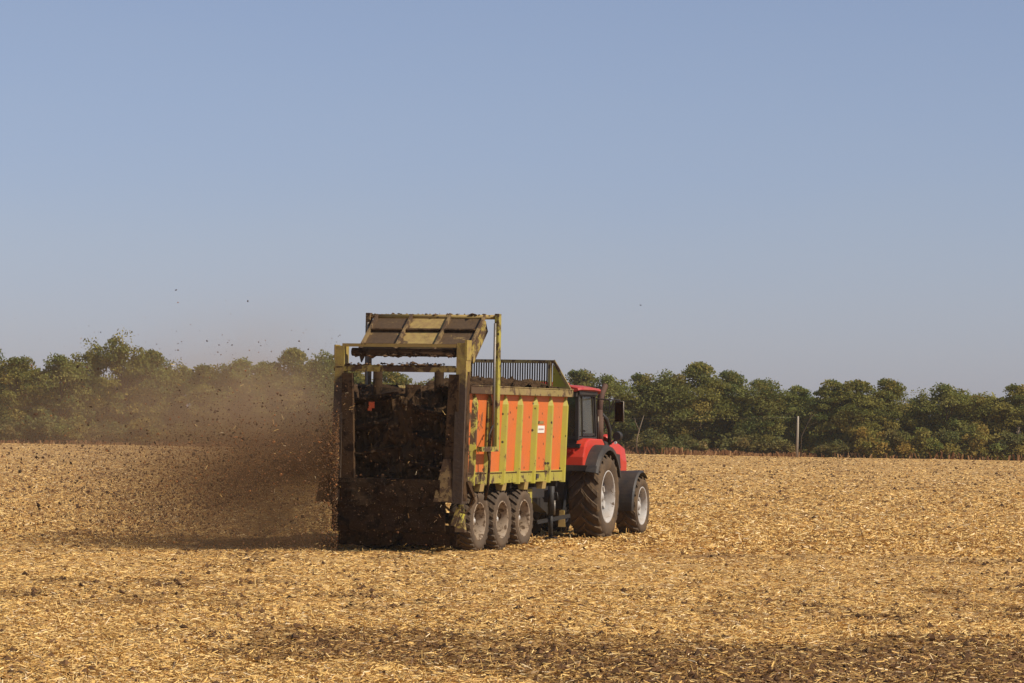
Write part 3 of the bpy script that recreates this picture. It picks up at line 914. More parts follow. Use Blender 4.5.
crust('manure_crust', -1.3, 1.4, .27, 4.915, F, 62, .03, .07, 60)
crust('manure_crust', -1.1, 1.1, -1.38, 4.02, F, 63, .07, .16, 110)
crust('manure_crust', -1.40, -1.22, .2, 4.45, F, 64, .46, .16, 90)

# lifting posts
for sx in (1, -1):
    x = 1.475 if sx > 0 else -1.38
    lp = MB().box(x - .05, x + .05, .16, .32, 2.10, 4.95)
    L = lp.build('lift_post', MT['lime' if sx > 0 else 'caked_brown'], S, bevel=.01)
    MB().tube([(x - sx * .02, .12, 2.2), (x - sx * .02, .12, 4.75)], .028, 8).build('lift_cylinder', MT['steel'], L)
    MB().box(x - .06, x + .045, -.78, .30, 2.10, 2.20).build('lift_bracket', MT['lime'], L)
    MB().tube([(x, -.25, 2.12), (x + sx * .02, -.2, 1.9), (x, -.22, 1.4), (x - sx * .1, -.1, 1.1)], .03, 8).build('hydraulic_hose', MT['caked'], L)
    MB().tube([(x, -.2, 2.2), (x + sx * .03, -.28, 2.45), (x + sx * .02, -.05, 2.62), (x, .06, 2.64)], .016, 6).build('hydraulic_hose', MT['black'], L)

# beaters: two upright augers with blades
def beater(x, hand):
    b = MB().tube([(x, -.92, 1.0), (x, -.92, 3.72)], .10, 12)
    o = b.build('beater', MT['dark_caked'], S)
    fl_ = MB(); n = 90; turns = 4.2; vs = []
    for i in range(n + 1):
        t = i / n; a = hand * turns * 2 * pi * t; z = 1.05 + 2.35 * t
        ro = .50 + .05 * sin(i * 1.7) + (.04 if i % 7 == 0 else 0)
        for r, dz in ((.09, 0), (ro, 0), (ro, .05), (.09, .05)):
            vs.append((x + r * cos(a), -.92 + r * sin(a), z + dz))
    fs = []
    for i in range(n):
        for k in range(4): fs.append((i * 4 + k, i * 4 + (k + 1) % 4, i * 4 + 4 + (k + 1) % 4, i * 4 + 4 + k))
    fs += [(0, 1, 2, 3), (n * 4, n * 4 + 1, n * 4 + 2, n * 4 + 3)]
    fl_.add(vs, fs); fl_.build('flighting', MT['dark_caked'], o)
    for i in range(16):
        a = hand * turns * 2 * pi * i / 15.0; z = 1.07 + 2.35 * i / 15.0
        c = Vector((x + .5 * cos(a), -.92 + .5 * sin(a), z))
        t = Vector((-sin(a), cos(a), 0)) * hand; r = Vector((cos(a), sin(a), 0))
        MB().hexa([c - t * .07, c + t * .07, c + t * .04 + r * .13, c - t * .03 + r * .13] + [p + Vector((0, 0, .03)) for p in (c - t * .07, c + t * .07, c + t * .04 + r * .13, c - t * .03 + r * .13)]).build('blade', MT['dark_caked'], o)
    return o
b1 = beater(-.72, 1); b2 = beater(.62, -1)
# lump of manure working round the beaters + centre scraper tube
MB().tube([(.02, -.80, 1.2), (.02, -.80, 3.45)], [.16, .17], 12).build('centre_tube', MT['caked'], S)
MB().box(-.72, -.60, -1.42, -1.40, 2.95, 3.08).box(-.74, -.66, -1.42, -1.40, 2.90, 2.95).build('orange_rag', MT['scrap'], b1)

# lower hood of the spreading discs, curtains and skirts
def rough_panel(name, x0, x1, z0, z1, y, thick, seed, mat, ny_=14, amp=.04, bot=.03):
    """dented, dirt-laden plate facing back"""
    g = np.random.default_rng(seed); nxp = max(3, int((x1 - x0) / .09)); nzp = max(3, int((z1 - z0) / .09))
    vs = []; fs = []
    for side in (0, 1):
        for j in range(nzp + 1):
            for i in range(nxp + 1):
                x = x0 + (x1 - x0) * i / nxp; z = z0 + (z1 - z0) * j / nzp
                yy = y + (vnoise(np.array([x * 4.]), np.array([z * 5.]), seed)[0] - .5) * amp * 2
                zz = z + ((g.random() - .5) * bot * 2 if j == 0 and side == 0 else 0)
                vs.append((x, yy + side * thick, zz))
    n1 = (nxp + 1) * (nzp + 1)
    for j in range(nzp):
        for i in range(nxp):
            a = j * (nxp + 1) + i
            fs.append((a, a + 1, a + nxp + 2, a + nxp + 1)); fs.append((n1 + a, n1 + a + nxp + 1, n1 + a + nxp + 2, n1 + a + 1))
    for i in range(nxp):
        fs.append((i, n1 + i, n1 + i + 1, i + 1)); a = nzp * (nxp + 1) + i; fs.append((a, a + 1, n1 + a + 1, n1 + a))
    for j in range(nzp):
        a = j * (nxp + 1); fs.append((a, a + nxp + 1, n1 + a + nxp + 1, n1 + a)); a += nxp; fs.append((a, n1 + a, n1 + a + nxp + 1, a + nxp + 1))
    return MB().add(vs, fs).build(name, MT[mat], S)
rough_panel('disc_hood', -1.44, .93, .98, 1.52, -1.62, .06, 71, 'dark_caked')
rough_panel('rubber_curtain', -1.45, 1.02, .46, 1.00, -1.52, .04, 72, 'dark_caked')
rough_panel('mud_flap', -1.38, -.2, .16, .50, -1.30, .03, 73, 'dark_caked')
rough_panel('mud_flap', .0, 1.18, .18, .50, -1.28, .03, 74, 'dark_caked')
MB().box(-1.46, 1.26, -1.42, -1.30, .42, .60).build('rear_bumper', MT['dark_caked'], S, bevel=.01)
MB().hexa([(1.20, -1.44, .47), (1.40, -1.40, .47), (1.40, -1.28, .47), (1.20, -1.28, .47), (1.20, -1.44, .66), (1.37, -1.40, .66), (1.37, -1.28, .66), (1.20, -1.28, .66)]).build('bumper_end', MT['caked_yellow'], S)
# side skirts of the disc hood
MB().hexa([(-1.78, -1.60, 1.02), (-1.42, -1.52, 1.02), (-1.42, -1.42, 1.02), (-1.78, -1.48, 1.02), (-1.70, -1.56, 1.56), (-1.42, -1.50, 1.62), (-1.42, -1.40, 1.62), (-1.70, -1.46, 1.56)]).build('hood_skirt', MT['dark_caked'], S)
MB().hexa([(.80, -1.66, 1.08), (1.20, -1.62, 1.08), (1.20, -1.52, 1.08), (.80, -1.56, 1.08), (.97, -1.56, 1.95), (1.13, -1.56, 1.95), (1.13, -1.48, 1.95), (.97, -1.48, 1.95)]).build('hood_skirt', MT['caked_brown'], S)
MB().hexa([(1.20, -1.60, 1.08), (1.30, -1.40, 1.08), (1.27, -1.38, 1.08), (1.17, -1.58, 1.08), (1.15, -1.52, 1.9), (1.20, -1.40, 1.9), (1.17, -1.38, 1.9), (1.12, -1.5, 1.9)]).build('hood_side', MT['caked_brown'], S)
MB().bar((1.40, -1.35, 1.5), (1.50, -1.20, 1.18), .12, .05).bar((1.50, -1.2, 1.2), (1.36, -1.0, 1.0), .05, .05).build('linkage_arm', MT['caked'], S)
MB().tube([(1.42, -1.2, 1.5), (1.52, -1.15, 1.1), (1.38, -1.3, .85), (1.2, -1.4, .9)], .022, 6).build('chain', MT['caked'], S)
MB().prism([(-1.36, .60), (-.98, .55), (-.92, .80), (-1.08, 1.02), (-1.30, 1.02)], 1.22, 1.25).build('mudguard_plate', MT['lime_clean'], S)
MB().bar((.9, -1.36, 1.02), (1.24, -1.20, .72), .12, .04).bar((1.18, -1.5, .60), (1.28, -1.45, .95), .10, .03).build('guard_brace', MT['caked_yellow'], S)
# tool box, axle and wheels
MB().box(.78, 1.06, 3.35, 4.0, .80, 1.27).build('tool_box', MT['lime'], S, bevel=.02)
for i in range(3):
    MB().tube([(-1.0, i * 1.47, .655), (1.0, i * 1.47, .655)], .07, 10).build('axle', MT['black'], S)
tw = make_wheel('wheel', .655, .46, .385, 24, .042, .060, .30, MT['tyre_trailer'], MT['rim_dirty'], .25, S, .10, bulge=.02, disc_mat=MT['rim_trailer'])
first = True
for i in range(3):
    for sx in (1, -1):
        o = tw if first else copy_tree(tw, S); first = False
        o.location = (sx * 1.0, i * 1.47, .655); o.rotation_euler = (random.random() * 6, 0, 0 if sx > 0 else pi)
# drawbar, jack, shaft
db = MB()
db.hexa([(-.42, 6.0, .95), (.42, 6.0, .95), (.42, 6.0, 1.25), (-.42, 6.0, 1.25), (-.10, 8.05, .62), (.10, 8.05, .62), (.10, 8.05, .84), (-.10, 8.05, .84)])
db.tube([(0, 8.0, .72), (0, 8.3, .72)], .07, 10)
db.build('drawbar', MT['black'], S)
jk = MB().tube([(.56, 6.9, .12), (.56, 6.9, .72)], .05, 10).tube([(.56, 6.9, .62), (.56, 6.9, 1.34)], .075, 10).box(.43, .69, 6.78, 7.02, .06, .12)
jk.tube([(.56, 6.9, 1.1), (.70, 6.9, 1.12), (.72, 6.9, .95)], .018, 6).bar((.40, 6.9, .95), (.56, 6.9, .95), .1, .1)
jk.bar((.3, 6.7, .45), (.9, 7.25, .60), .05, .09)
jk.build('parking_jack', MT['black'], S)
MB().tube([(.64, 6.9, .62), (.64, 6.9, .95)], .025, 8).build('jack_rod', MT['steel'], S)
MB().tube([(0, 6.0, 1.0), (0, 8.6, .8)], .075, 10).build('drive_shaft', MT['black'], S)
for k, (x, c) in enumerate(((.18, 'black'), (.28, 'black'), (-.2, 'black'))):
    MB().tube([(x, 5.7, 1.35), (x * 1.3, 6.6, 1.15), (x * 1.2, 7.6, 1.2), (x * .6, 8.35, 1.3)], .02, 6).build('hydraulic_hose', MT[c], S)
# sticker
stx = wx(2.57) + .004
sk = MB().hexa([(stx, 3.56, 2.485), (stx + .004, 3.56, 2.485), (stx + .004, 4.06, 2.485), (stx, 4.06, 2.485), (stx + .006, 3.56, 2.64), (stx + .010, 3.56, 2.64), (stx + .010, 4.06, 2.64), (stx + .006, 4.06, 2.64)]).build('sticker', MT['white'], S)
pr = MB()
for i, (y0, y1) in enumerate(((3.64, 3.70), (3.72, 3.77), (3.79, 3.86), (3.88, 3.92), (3.94, 3.99))):
    pr.hexa([(stx + .0085, y0, 2.545), (stx + .0105, y0, 2.545), (stx + .0105, y1, 2.545), (stx + .0085, y1, 2.545), (stx + .0105, y0, 2.58), (stx + .0125, y0, 2.58), (stx + .0125, y1, 2.58), (stx + .0105, y1, 2.58)])
pr.build('sticker_print', MT['print'], sk)
sx2 = wx(2.72) + .003
MB().hexa([(sx2, 3.60, 2.68), (sx2 + .004, 3.60, 2.68), (sx2 + .004, 3.98, 2.68), (sx2, 3.98, 2.68), (sx2 + .002, 3.60, 2.74), (sx2 + .006, 3.60, 2.74), (sx2 + .006, 3.98, 2.74), (sx2 + .002, 3.98, 2.74)]).build('faded_sticker', MT['lime_rail'], S)
MB().box(1.298, 1.33, 3.45, 3.60, 1.50, 1.60).build('side_lamp', MT['blackplast'], S)

# load of manure
def load():
    g = np.random.default_rng(3); nx_, ny_ = 44, 100
    vs = []; fs = []
    for j in range(ny_ + 1):
        for i in range(nx_ + 1):
            x = -1.165 + 2.33 * i / nx_; y = -1.02 + (YF - .10 + 1.02) * j / ny_
            t = max(0, (y + .3) / 5.8)
            z = 3.16 + .40 * min(1, t * 1.7) - .12 * (abs(x) / 1.2) ** 3
            a = np.array([x]); b = np.array([y])
            z += float((vnoise(a * 3, b * 3, 8)[0] - .5) * .22 + (vnoise(a * 9, b * 9, 9)[0] - .5) * .12 + (g.random() - .5) * .05)
            vs.append((x, y, z))
    for j in range(ny_):
        for i in range(nx_):
            a = j * (nx_ + 1) + i; fs.append((a, a + 1, a + nx_ + 2, a + nx_ + 1))
    nb = len(vs)
    # ragged rear face down to the floor
    for k in range(1, 13):
        for i in range(nx_ + 1):
            x, y, z = vs[i]
            zz = z + (1.52 - z) * k / 12
            yy = y + float(vnoise(np.array([x * 3.5]), np.array([zz * 3.5]), 12)[0] - .5) * .55 + float(vnoise(np.array([x * 9.]), np.array([zz * 14.]), 13)[0] - .5) * .16 + (g.random() - .5) * .05
            vs.append((x, yy, zz))
    for k in range(12):
        for i in range(nx_):
            r0_ = i if k == 0 else nb + (k - 1) * (nx_ + 1) + i
            r1_ = nb + k * (nx_ + 1) + i
            fs.append((r0_, r1_, r1_ + 1, r0_ + 1))
    o = MB().add(vs, fs).build('manure_load', MT['load'], recalc=False)
    o.location = TO; o.rotation_euler = (0, 0, -TH)
    tag(o, 'dark brown heap of manure filling the orange spreader body', 'manure')
load()

# ------------------------------------------------------------------ tractor
KO = (1.13959, 79.83397, -.03); KH = radians(17)
T = empty('tractor', KO, -KH)
tag(T, 'red farm tractor with big dusty tyres pulling the manure spreader', 'tractor')
WR, WF = 1.02, .735
rw = make_wheel('wheel', WR, .68, .60, 19, .075, .085, .42, MT['tyre'], MT['rim'], .27, T, .15, slots=8, bulge=.035)
rw.location = (.87, 0, WR - .02)
o = copy_tree(rw, T); o.location = (-.87, 0, WR - .02); o.rotation_euler = (.4, 0, pi)
fw_ = make_wheel('wheel', WF, .50, .45, 17, .058, .07, .46, MT['tyre'], MT['rim'], .20, T, .12, slots=8, bulge=.03)
fw_.location = (.96, 3.12, WF - .01)
o = copy_tree(fw_, T); o.location = (-.96, 3.12, WF - .01); o.rotation_euler = (.7, 0, pi)
body = MB()
body.box(-.30, .30, -.75, 3.9, .72, 1.45)
body.box(-.95, .95, -.16, .16, WR - .18, WR + .14)
body.box(-.88, .88, 3.02, 3.22, WF - .14, WF + .12)
body.box(-.62, .62, -.70, 1.0, 1.2, 1.62)
body.build('chassis', MT['black'], T)
# bonnet
def bonnet_ring(y, w, zt, zb):
    return [(-w, y, zb), (-w * 1.02, y, (zb + zt) / 2), (-w * .93, y, zt - .10), (-w * .6, y, zt), (w * .6, y, zt), (w * .93, y, zt - .10), (w * 1.02, y, (zb + zt) / 2), (w, y, zb)]
rings = [bonnet_ring(1.00, .52, 2.36, 1.45), bonnet_ring(2.5, .58, 2.36, 1.45), bonnet_ring(3.4, .60, 2.28, 1.40), bonnet_ring(3.95, .57, 2.18, 1.30), bonnet_ring(4.10, .46, 2.0, 1.30)]
vs = [p for r in rings for p in r]; fs = []
for i in range(4):
    for k in range(8): fs.append((i * 8 + k, i * 8 + (k + 1) % 8, (i + 1) * 8 + (k + 1) % 8, (i + 1) * 8 + k))
fs += [tuple(range(8)), tuple(range(32, 40))]
bn = MB().add(vs, fs).build('bonnet', MT['red'], T, bevel=.02)
for sx in (1, -1):
    MB().prism([(2.0, 1.62), (3.3, 1.62), (3.2, 1.95), (2.1, 2.02)], min(sx * .58, sx * .612), max(sx * .58, sx * .612)).build('side_grille', MT['black'], bn)
    hl = MB().box(sx * .22 - .08, sx * .22 + .08, 4.08, 4.13, 1.55, 1.72).build('headlight', MT['lamp_white'], T)
# red side tank / step panel seen ahead of the rear wheel
for sx in (1, -1):
    MB().hexa([(sx * .50, 1.15, 1.35), (sx * .86, 1.15, 1.35), (sx * .86, 1.62, 1.35), (sx * .50, 1.62, 1.35), (sx * .50, 1.20, 2.30), (sx * .80, 1.20, 2.28), (sx * .80, 1.56, 2.24), (sx * .50, 1.58, 2.30)]).build('side_panel', MT['blackplast'], T, bevel=.03)
    MB().box(min(sx * .5, sx * .8), max(sx * .5, sx * .8), 1.0, 1.5, .55, 1.2).build('fuel_tank', MT['blackplast'], T, bevel=.05)
    MB().box(min(sx * .82, sx * 1.05), max(sx * .82, sx * 1.05), 1.2, 1.5, .55, .60).box(min(sx * .82, sx * 1.05), max(sx * .82, sx * 1.05), 1.2, 1.5, .85, .90).build('step', MT['black'], T)

# rear fenders (red) with black flares and lamps
cz = WR
def arc(r, a0, a1, n): return [(r * cos(radians(a0 + (a1 - a0) * i / n)), cz + r * sin(radians(a0 + (a1 - a0) * i / n))) for i in range(n + 1)]
for sx in (1, -1):
    inner = arc(1.13, 40, 150, 16)
    outer = [(.95, 1.95), (.72, 2.24), (.55, 2.33), (-.45, 2.35), (-.75, 2.30), (-.93, 2.16), (-1.04, 1.92), (-1.06, 1.72)]
    poly = inner[::-1] + outer
    xa, xb = sx * .32, sx * .90
    f_ = MB().prism(poly[::-1], min(xa, xb), max(xa, xb)).build('fender', MT['red'], T, bevel=.03)
    MB().box(min(sx * .36, sx * .66), max(sx * .36, sx * .66), -1.075, -1.0, 2.02, 2.10).build('tail_lamp', MT['lamp_red'], f_)
    MB().box(min(sx * .42, sx * .78), max(sx * .42, sx * .78), -.99, -.84, 2.13, 2.225).build('lamp_recess', MT['black'], f_)
    # flare: arch band over the tyre
    fl = MB(); n = 22; vs = []; fs = []
    for i in range(n + 1):
        a = radians(22 + (152 - 22) * i / n)
        for x, r in ((.88, 1.145), (.90, 1.185), (1.16, 1.175), (1.235, 1.14), (1.235, 1.06), (1.205, 1.06), (1.19, 1.12)):
            vs.append((sx * x, r * cos(a), cz + r * sin(a)))
    m_n = 7
    for i in range(n):
        for k in range(m_n): fs.append((i * m_n + k, i * m_n + (k + 1) % m_n, (i + 1) * m_n + (k + 1) % m_n, (i + 1) * m_n + k))
    fs += [tuple(range(m_n)), tuple(range(n * m_n, (n + 1) * m_n))]
    fl.add(vs, fs)
    fl.hexa([(sx * .32, -1.09, 1.60), (sx * .96, -1.10, 1.60), (sx * .96, -.98, 1.60), (sx * .32, -.98, 1.60), (sx * .32, -1.09, 1.735), (sx * 1.0, -1.10, 1.735), (sx * 1.0, -1.0, 1.735), (sx * .32, -1.0, 1.735)])
    fl.hexa([(sx * .93, -1.10, 1.60), (sx * 1.19, -1.06, 1.57), (sx * 1.19, -.98, 1.57), (sx * .93, -1.0, 1.60), (sx * .90, -1.09, 1.74), (sx * 1.19, -1.0, 1.72), (sx * 1.19, -.93, 1.72), (sx * .90, -1.0, 1.74)])
    fl.build('fender_flare', MT['blackplast'], f_)
    # front mudguard
    ff = MB(); vs = []; fs = []; n = 20
    for i in range(n + 1):
        a = radians(52 + (188 - 52) * i / n)
        for x, r in ((.70, .80), (.70, .83), (1.17, .845), (1.21, .80), (1.18, .79), (1.16, .82)):
            vs.append((sx * x, 3.12 + r * cos(a), WF + r * sin(a)))
    for i in range(n):
        for k in range(6): fs.append((i * 6 + k, i * 6 + (k + 1) % 6, (i + 1) * 6 + (k + 1) % 6, (i + 1) * 6 + k))
    fs += [tuple(range(6)), tuple(range(n * 6, (n + 1) * 6))]
    ff.add(vs, fs); ff.box(min(sx * .55, sx * .78), max(sx * .55, sx * .78), 3.02, 3.2, 1.50, 1.56)
    ff.build('front_mudguard', MT['blackplast'], T)

# cab
cy0, cy1, cz0, cz1 = -.85, .66, 1.60, 3.40
cw0, cw1 = .68, .65
cf = MB()
for sx in (1, -1):
    cf.bar((sx * cw0, cy0, 2.30), (sx * cw1, cy0 + .06, cz1), .075, .09, (0, 1, 0))
    cf.bar((sx * cw0, cy1 + .12, cz0), (sx * cw1, cy1 - .06, cz1), .08, .08, (0, 1, 0))
    cf.bar((sx * cw1, cy0, cz1 - .03), (sx * cw1, cy1, cz1 - .03), .08, .10)
    cf.bar((sx * cw0, cy0, 2.36), (sx * cw0, cy1, 2.36), .06, .05)
cf.bar((-cw1, cy0 + .06, cz1 - .03), (cw1, cy0 + .06, cz1 - .03), .08, .10)
cf.bar((-cw1, cy1 - .06, cz1 - .03), (cw1, cy1 - .06, cz1 - .03), .08, .10)
cf.bar((-cw0, cy0, 2.36), (cw0, cy0, 2.36), .07, .07)
cf.box(-.74, .74, cy0 - .06, cy1 - .02, 3.36, 3.445)
cf.box(-.68, .68, cy0 + .04, cy1 + .1, 1.62, 1.72)
cf.box(-.66, .66, cy0, cy0 + .06, 1.7, 2.33)
cf.build('cab_frame', MT['black'], T)
for sx in (1, -1):
    MB().hexa([(sx * (cw0 - .012), cy0 + .06, 2.40), (sx * cw0, cy0 + .06, 2.40), (sx * cw0, cy1 + .06, 2.40), (sx * (cw0 - .012), cy1 + .06, 2.40),
               (sx * (cw1 - .012), cy0 + .10, 3.33), (sx * cw1, cy0 + .10, 3.33), (sx * cw1, cy1 - .08, 3.33), (sx * (cw1 - .012), cy1 - .08, 3.33)]).build('side_window', MT['glass'], T)
    sw = sx * (cw0 + .012)
    MB().bar((sw, cy1 - .10, 2.40), (sx * (cw1 + .012), cy1 - .22, 3.33), .022, .035).bar((sw, cy0 + .42, 2.40), (sx * (cw1 + .012), cy0 + .40, 3.33), .022, .05).bar((sw, cy0 + .44, 2.44), (sw, cy1 - .12, 2.44), .022, .05).build('door_frame', MT['black'], T)
    MB().box(min(sw, sw + sx * .035), max(sw, sw + sx * .035), cy0 + .46, cy0 + .60, 2.50, 2.54).build('door_handle', MT['blackplast'], T)
MB().hexa([(-.66, cy0 - .005, 2.40), (.66, cy0 - .005, 2.40), (.66, cy0 + .007, 2.40), (-.66, cy0 + .007, 2.40), (-.63, cy0 + .055, 3.35), (.63, cy0 + .055, 3.35), (.63, cy0 + .067, 3.35), (-.63, cy0 + .067, 3.35)]).build('rear_window', MT['glass'], T)
MB().hexa([(-.66, cy1 + .105, 1.9), (.66, cy1 + .105, 1.9), (.66, cy1 + .117, 1.9), (-.66, cy1 + .117, 1.9), (-.63, cy1 - .075, 3.35), (.63, cy1 - .075, 3.35), (.63, cy1 - .063, 3.35), (-.63, cy1 - .063, 3.35)]).build('windscreen', MT['glass'], T)
# roof
rp = [(-.88, .00), (-.85, .05), (-.55, .10), (0, .125), (.55, .10), (.85, .05), (.88, .00), (.80, -.03), (-.80, -.03)]
rf = MB(); n = len(rp); vs = []; fs = []
for y, s, dz in ((-1.02, .84, -.02), (-.92, .90, .0), (.1, .93, .0), (.75, .90, -.02), (.92, .84, -.06)):
    for x, z in rp: vs.append((x * s, y, 3.475 + dz + z * (1 if z > 0 else 1)))
for i in range(4):
    for k in range(n): fs.append((i * n + k, i * n + (k + 1) % n, (i + 1) * n + (k + 1) % n, (i + 1) * n + k))
fs += [tuple(range(n)), tuple(range(4 * n, 5 * n))]
ro = rf.add(vs, fs).build('roof', MT['red_roof'], T)
MB().box(-.55, .10, -.70, .5, 3.57, 3.64).build('roof_hatch', MT['red_roof'], ro, bevel=.03)
for x in (-.6, .62):
    MB().box(x - .08, x + .08, -1.05, -.95, 3.31, 3.40).build('work_lamp', MT['blackplast'], ro)
# inside
MB().box(-.28, .28, -.30, .25, 2.0, 2.15).box(-.26, .26, -.42, -.26, 2.1, 2.82).box(-.16, .16, -.42, -.30, 2.84, 3.02).box(-.18, .18, -.2, .2, 1.7, 2.0).build('driver_seat', MT['seat'], T, bevel=.04)
MB().tube([(0, .85, 1.8), (0, .58, 2.45)], .04, 8).tube([(.2 * cos(2 * pi * i / 20), .56 + .08 * sin(2 * pi * i / 20), 2.47 + .18 * sin(2 * pi * i / 20)) for i in range(21)], .018, 6, cap=False).build('steering_wheel', MT['seat'], T)
MB().box(.36, .62, -.2, .5, 1.7, 2.48).build('console', MT['seat'], T, bevel=.03)
# exhaust and air intake at the right front corner of the cab
ex = MB()
ex.tube([(.70, .98, 2.30), (.70, .98, 3.02)], [.075, .075], 12)
ex.tube([(.70, .98, 3.00), (.70, .98, 3.06), (.705, 1.0, 3.24), (.72, 1.10, 3.42), (.75, 1.26, 3.60)], [.055, .07, .078, .075, .07], 12, cap=False)
exo = ex.build('exhaust_pipe', MT['rust'], T)
MB().tube([(.70, .98, 2.20), (.70, .98, 2.86)], .095, 14).build('muffler', MT['rust'], exo)
MB().tube([(.70, .88, 2.25), (.70, .86, 2.86)], .015, 6).build('heat_guard_rod', MT['steel'], exo)
MB().tube([(.72, 1.05, 2.92), (.78, 1.28, 2.80), (.82, 1.44, 2.56), (.82, 1.48, 2.20)], [.05, .05, .05, .05], 8).build('air_hose', MT['black'], T)
# mirrors
for sx in (1, -1):
    a = MB().tube([(sx * .66, .64, 3.28), (sx * 1.0, .70, 3.26), (sx * 1.25, .76, 3.26), (sx * 1.25, .76, 3.18)], .018, 6)
    a.hexa([(sx * 1.25 - .11, .70, 2.74), (sx * 1.25 + .11, .70, 2.74), (sx * 1.25 + .10, .80, 2.76), (sx * 1.25 - .10, .80, 2.76), (sx * 1.25 - .11, .70, 3.22), (sx * 1.25 + .11, .70, 3.22), (sx * 1.25 + .10, .80, 3.20), (sx * 1.25 - .10, .80, 3.20)])
    mo = a.build('mirror', MT['blackplast'], T, bevel=.015)
    MB().box(sx * 1.25 - .09, sx * 1.25 + .09, .692, .698, 2.77, 3.19).build('mirror_glass', MT['mirror'], mo)
    MB().tube([(sx * 1.25 + sx * .105, .69, 2.74), (sx * 1.25 + sx * .105, .69, 3.22), (sx * 1.25 - sx * .1, .69, 3.235)], .012, 6).build('mirror_edge', MT['steel'], mo)
# lamp on the front bracket
lb = MB().tube([(.62, 2.2, 2.2), (.80, 2.1, 2.32), (.82, 2.1, 2.36)], .022, 6)
lb.tube([(.84, 2.02, 2.40), (.84, 2.18, 2.40)], [.10, .115], 14)
lo_ = lb.build('work_lamp', MT['black'], T)
MB().tube([(.82, 1.98, 2.24), (.82, 2.02, 2.24)], .035, 8).build('marker_lamp', MT['lamp_white'], T)
MB().tube([(.66, 1.55, 2.28), (.66, 1.72, 2.37)], [.12, .09], 10).build('filler_cap', MT['red'], T)
# hitch and lower links
hk = MB()
for sx in (1, -1):
    hk.bar((sx * .42, -.55, .80), (sx * .50, -1.40, .62), .06, .10)
    hk.bar((sx * .40, -.60, 1.45), (sx * .47, -1.10, .72), .05, .05)
hk.box(-.12, .12, -1.35, -.6, .60, .74); hk.bar((0, -.7, 1.35), (0, -1.35, 1.15), .07, .07); hk.box(-.40, .40, -.85, -.70, .95, 1.35)
hk.build('hitch', MT['black'], T)
MB().hexa([(.45, -1.52, .32), (.62, -1.50, .32), (.60, -1.42, .32), (.47, -1.42, .32), (.47, -1.50, .70), (.58, -1.50, .70), (.57, -1.42, .70), (.48, -1.42, .70)]).build('link_end', MT['tan_panel'], T)

# ------------------------------------------------------------------ flying manure
def spray_points(g, n, tight):
    """thrown to the left of the outlet and settling with distance (metres in the field)"""
    t = g.random(n) ** (2.3 if tight else 1.35)                 # 0 at the outlet, 1 far left
    dist = .15 + t * (7.2 if tight else 7.5)
    x = -3.35 - dist
    mean = 2.15 - .55 * t - .25 * t * t
    sd_ = .28 + .75 * np.minimum(1, t * 2.2)
    z = mean + g.normal(0, 1, n) * sd_
    low = g.random(n) < .42
    z = np.where(low, g.random(n) * 2.4, z)
    hi = (g.random(n) < .014) & (t < .45)
    z = np.where(hi, 2.5 + g.random(n) ** 1.8 * 2.0, z)
    y = 69.6 + g.normal(0, 1, n) * (.5 + 2.0 * t)
    ok = (z > .03) & (z < 5.2)
    return np.stack([x, y, z], 1)[ok], t[ok]

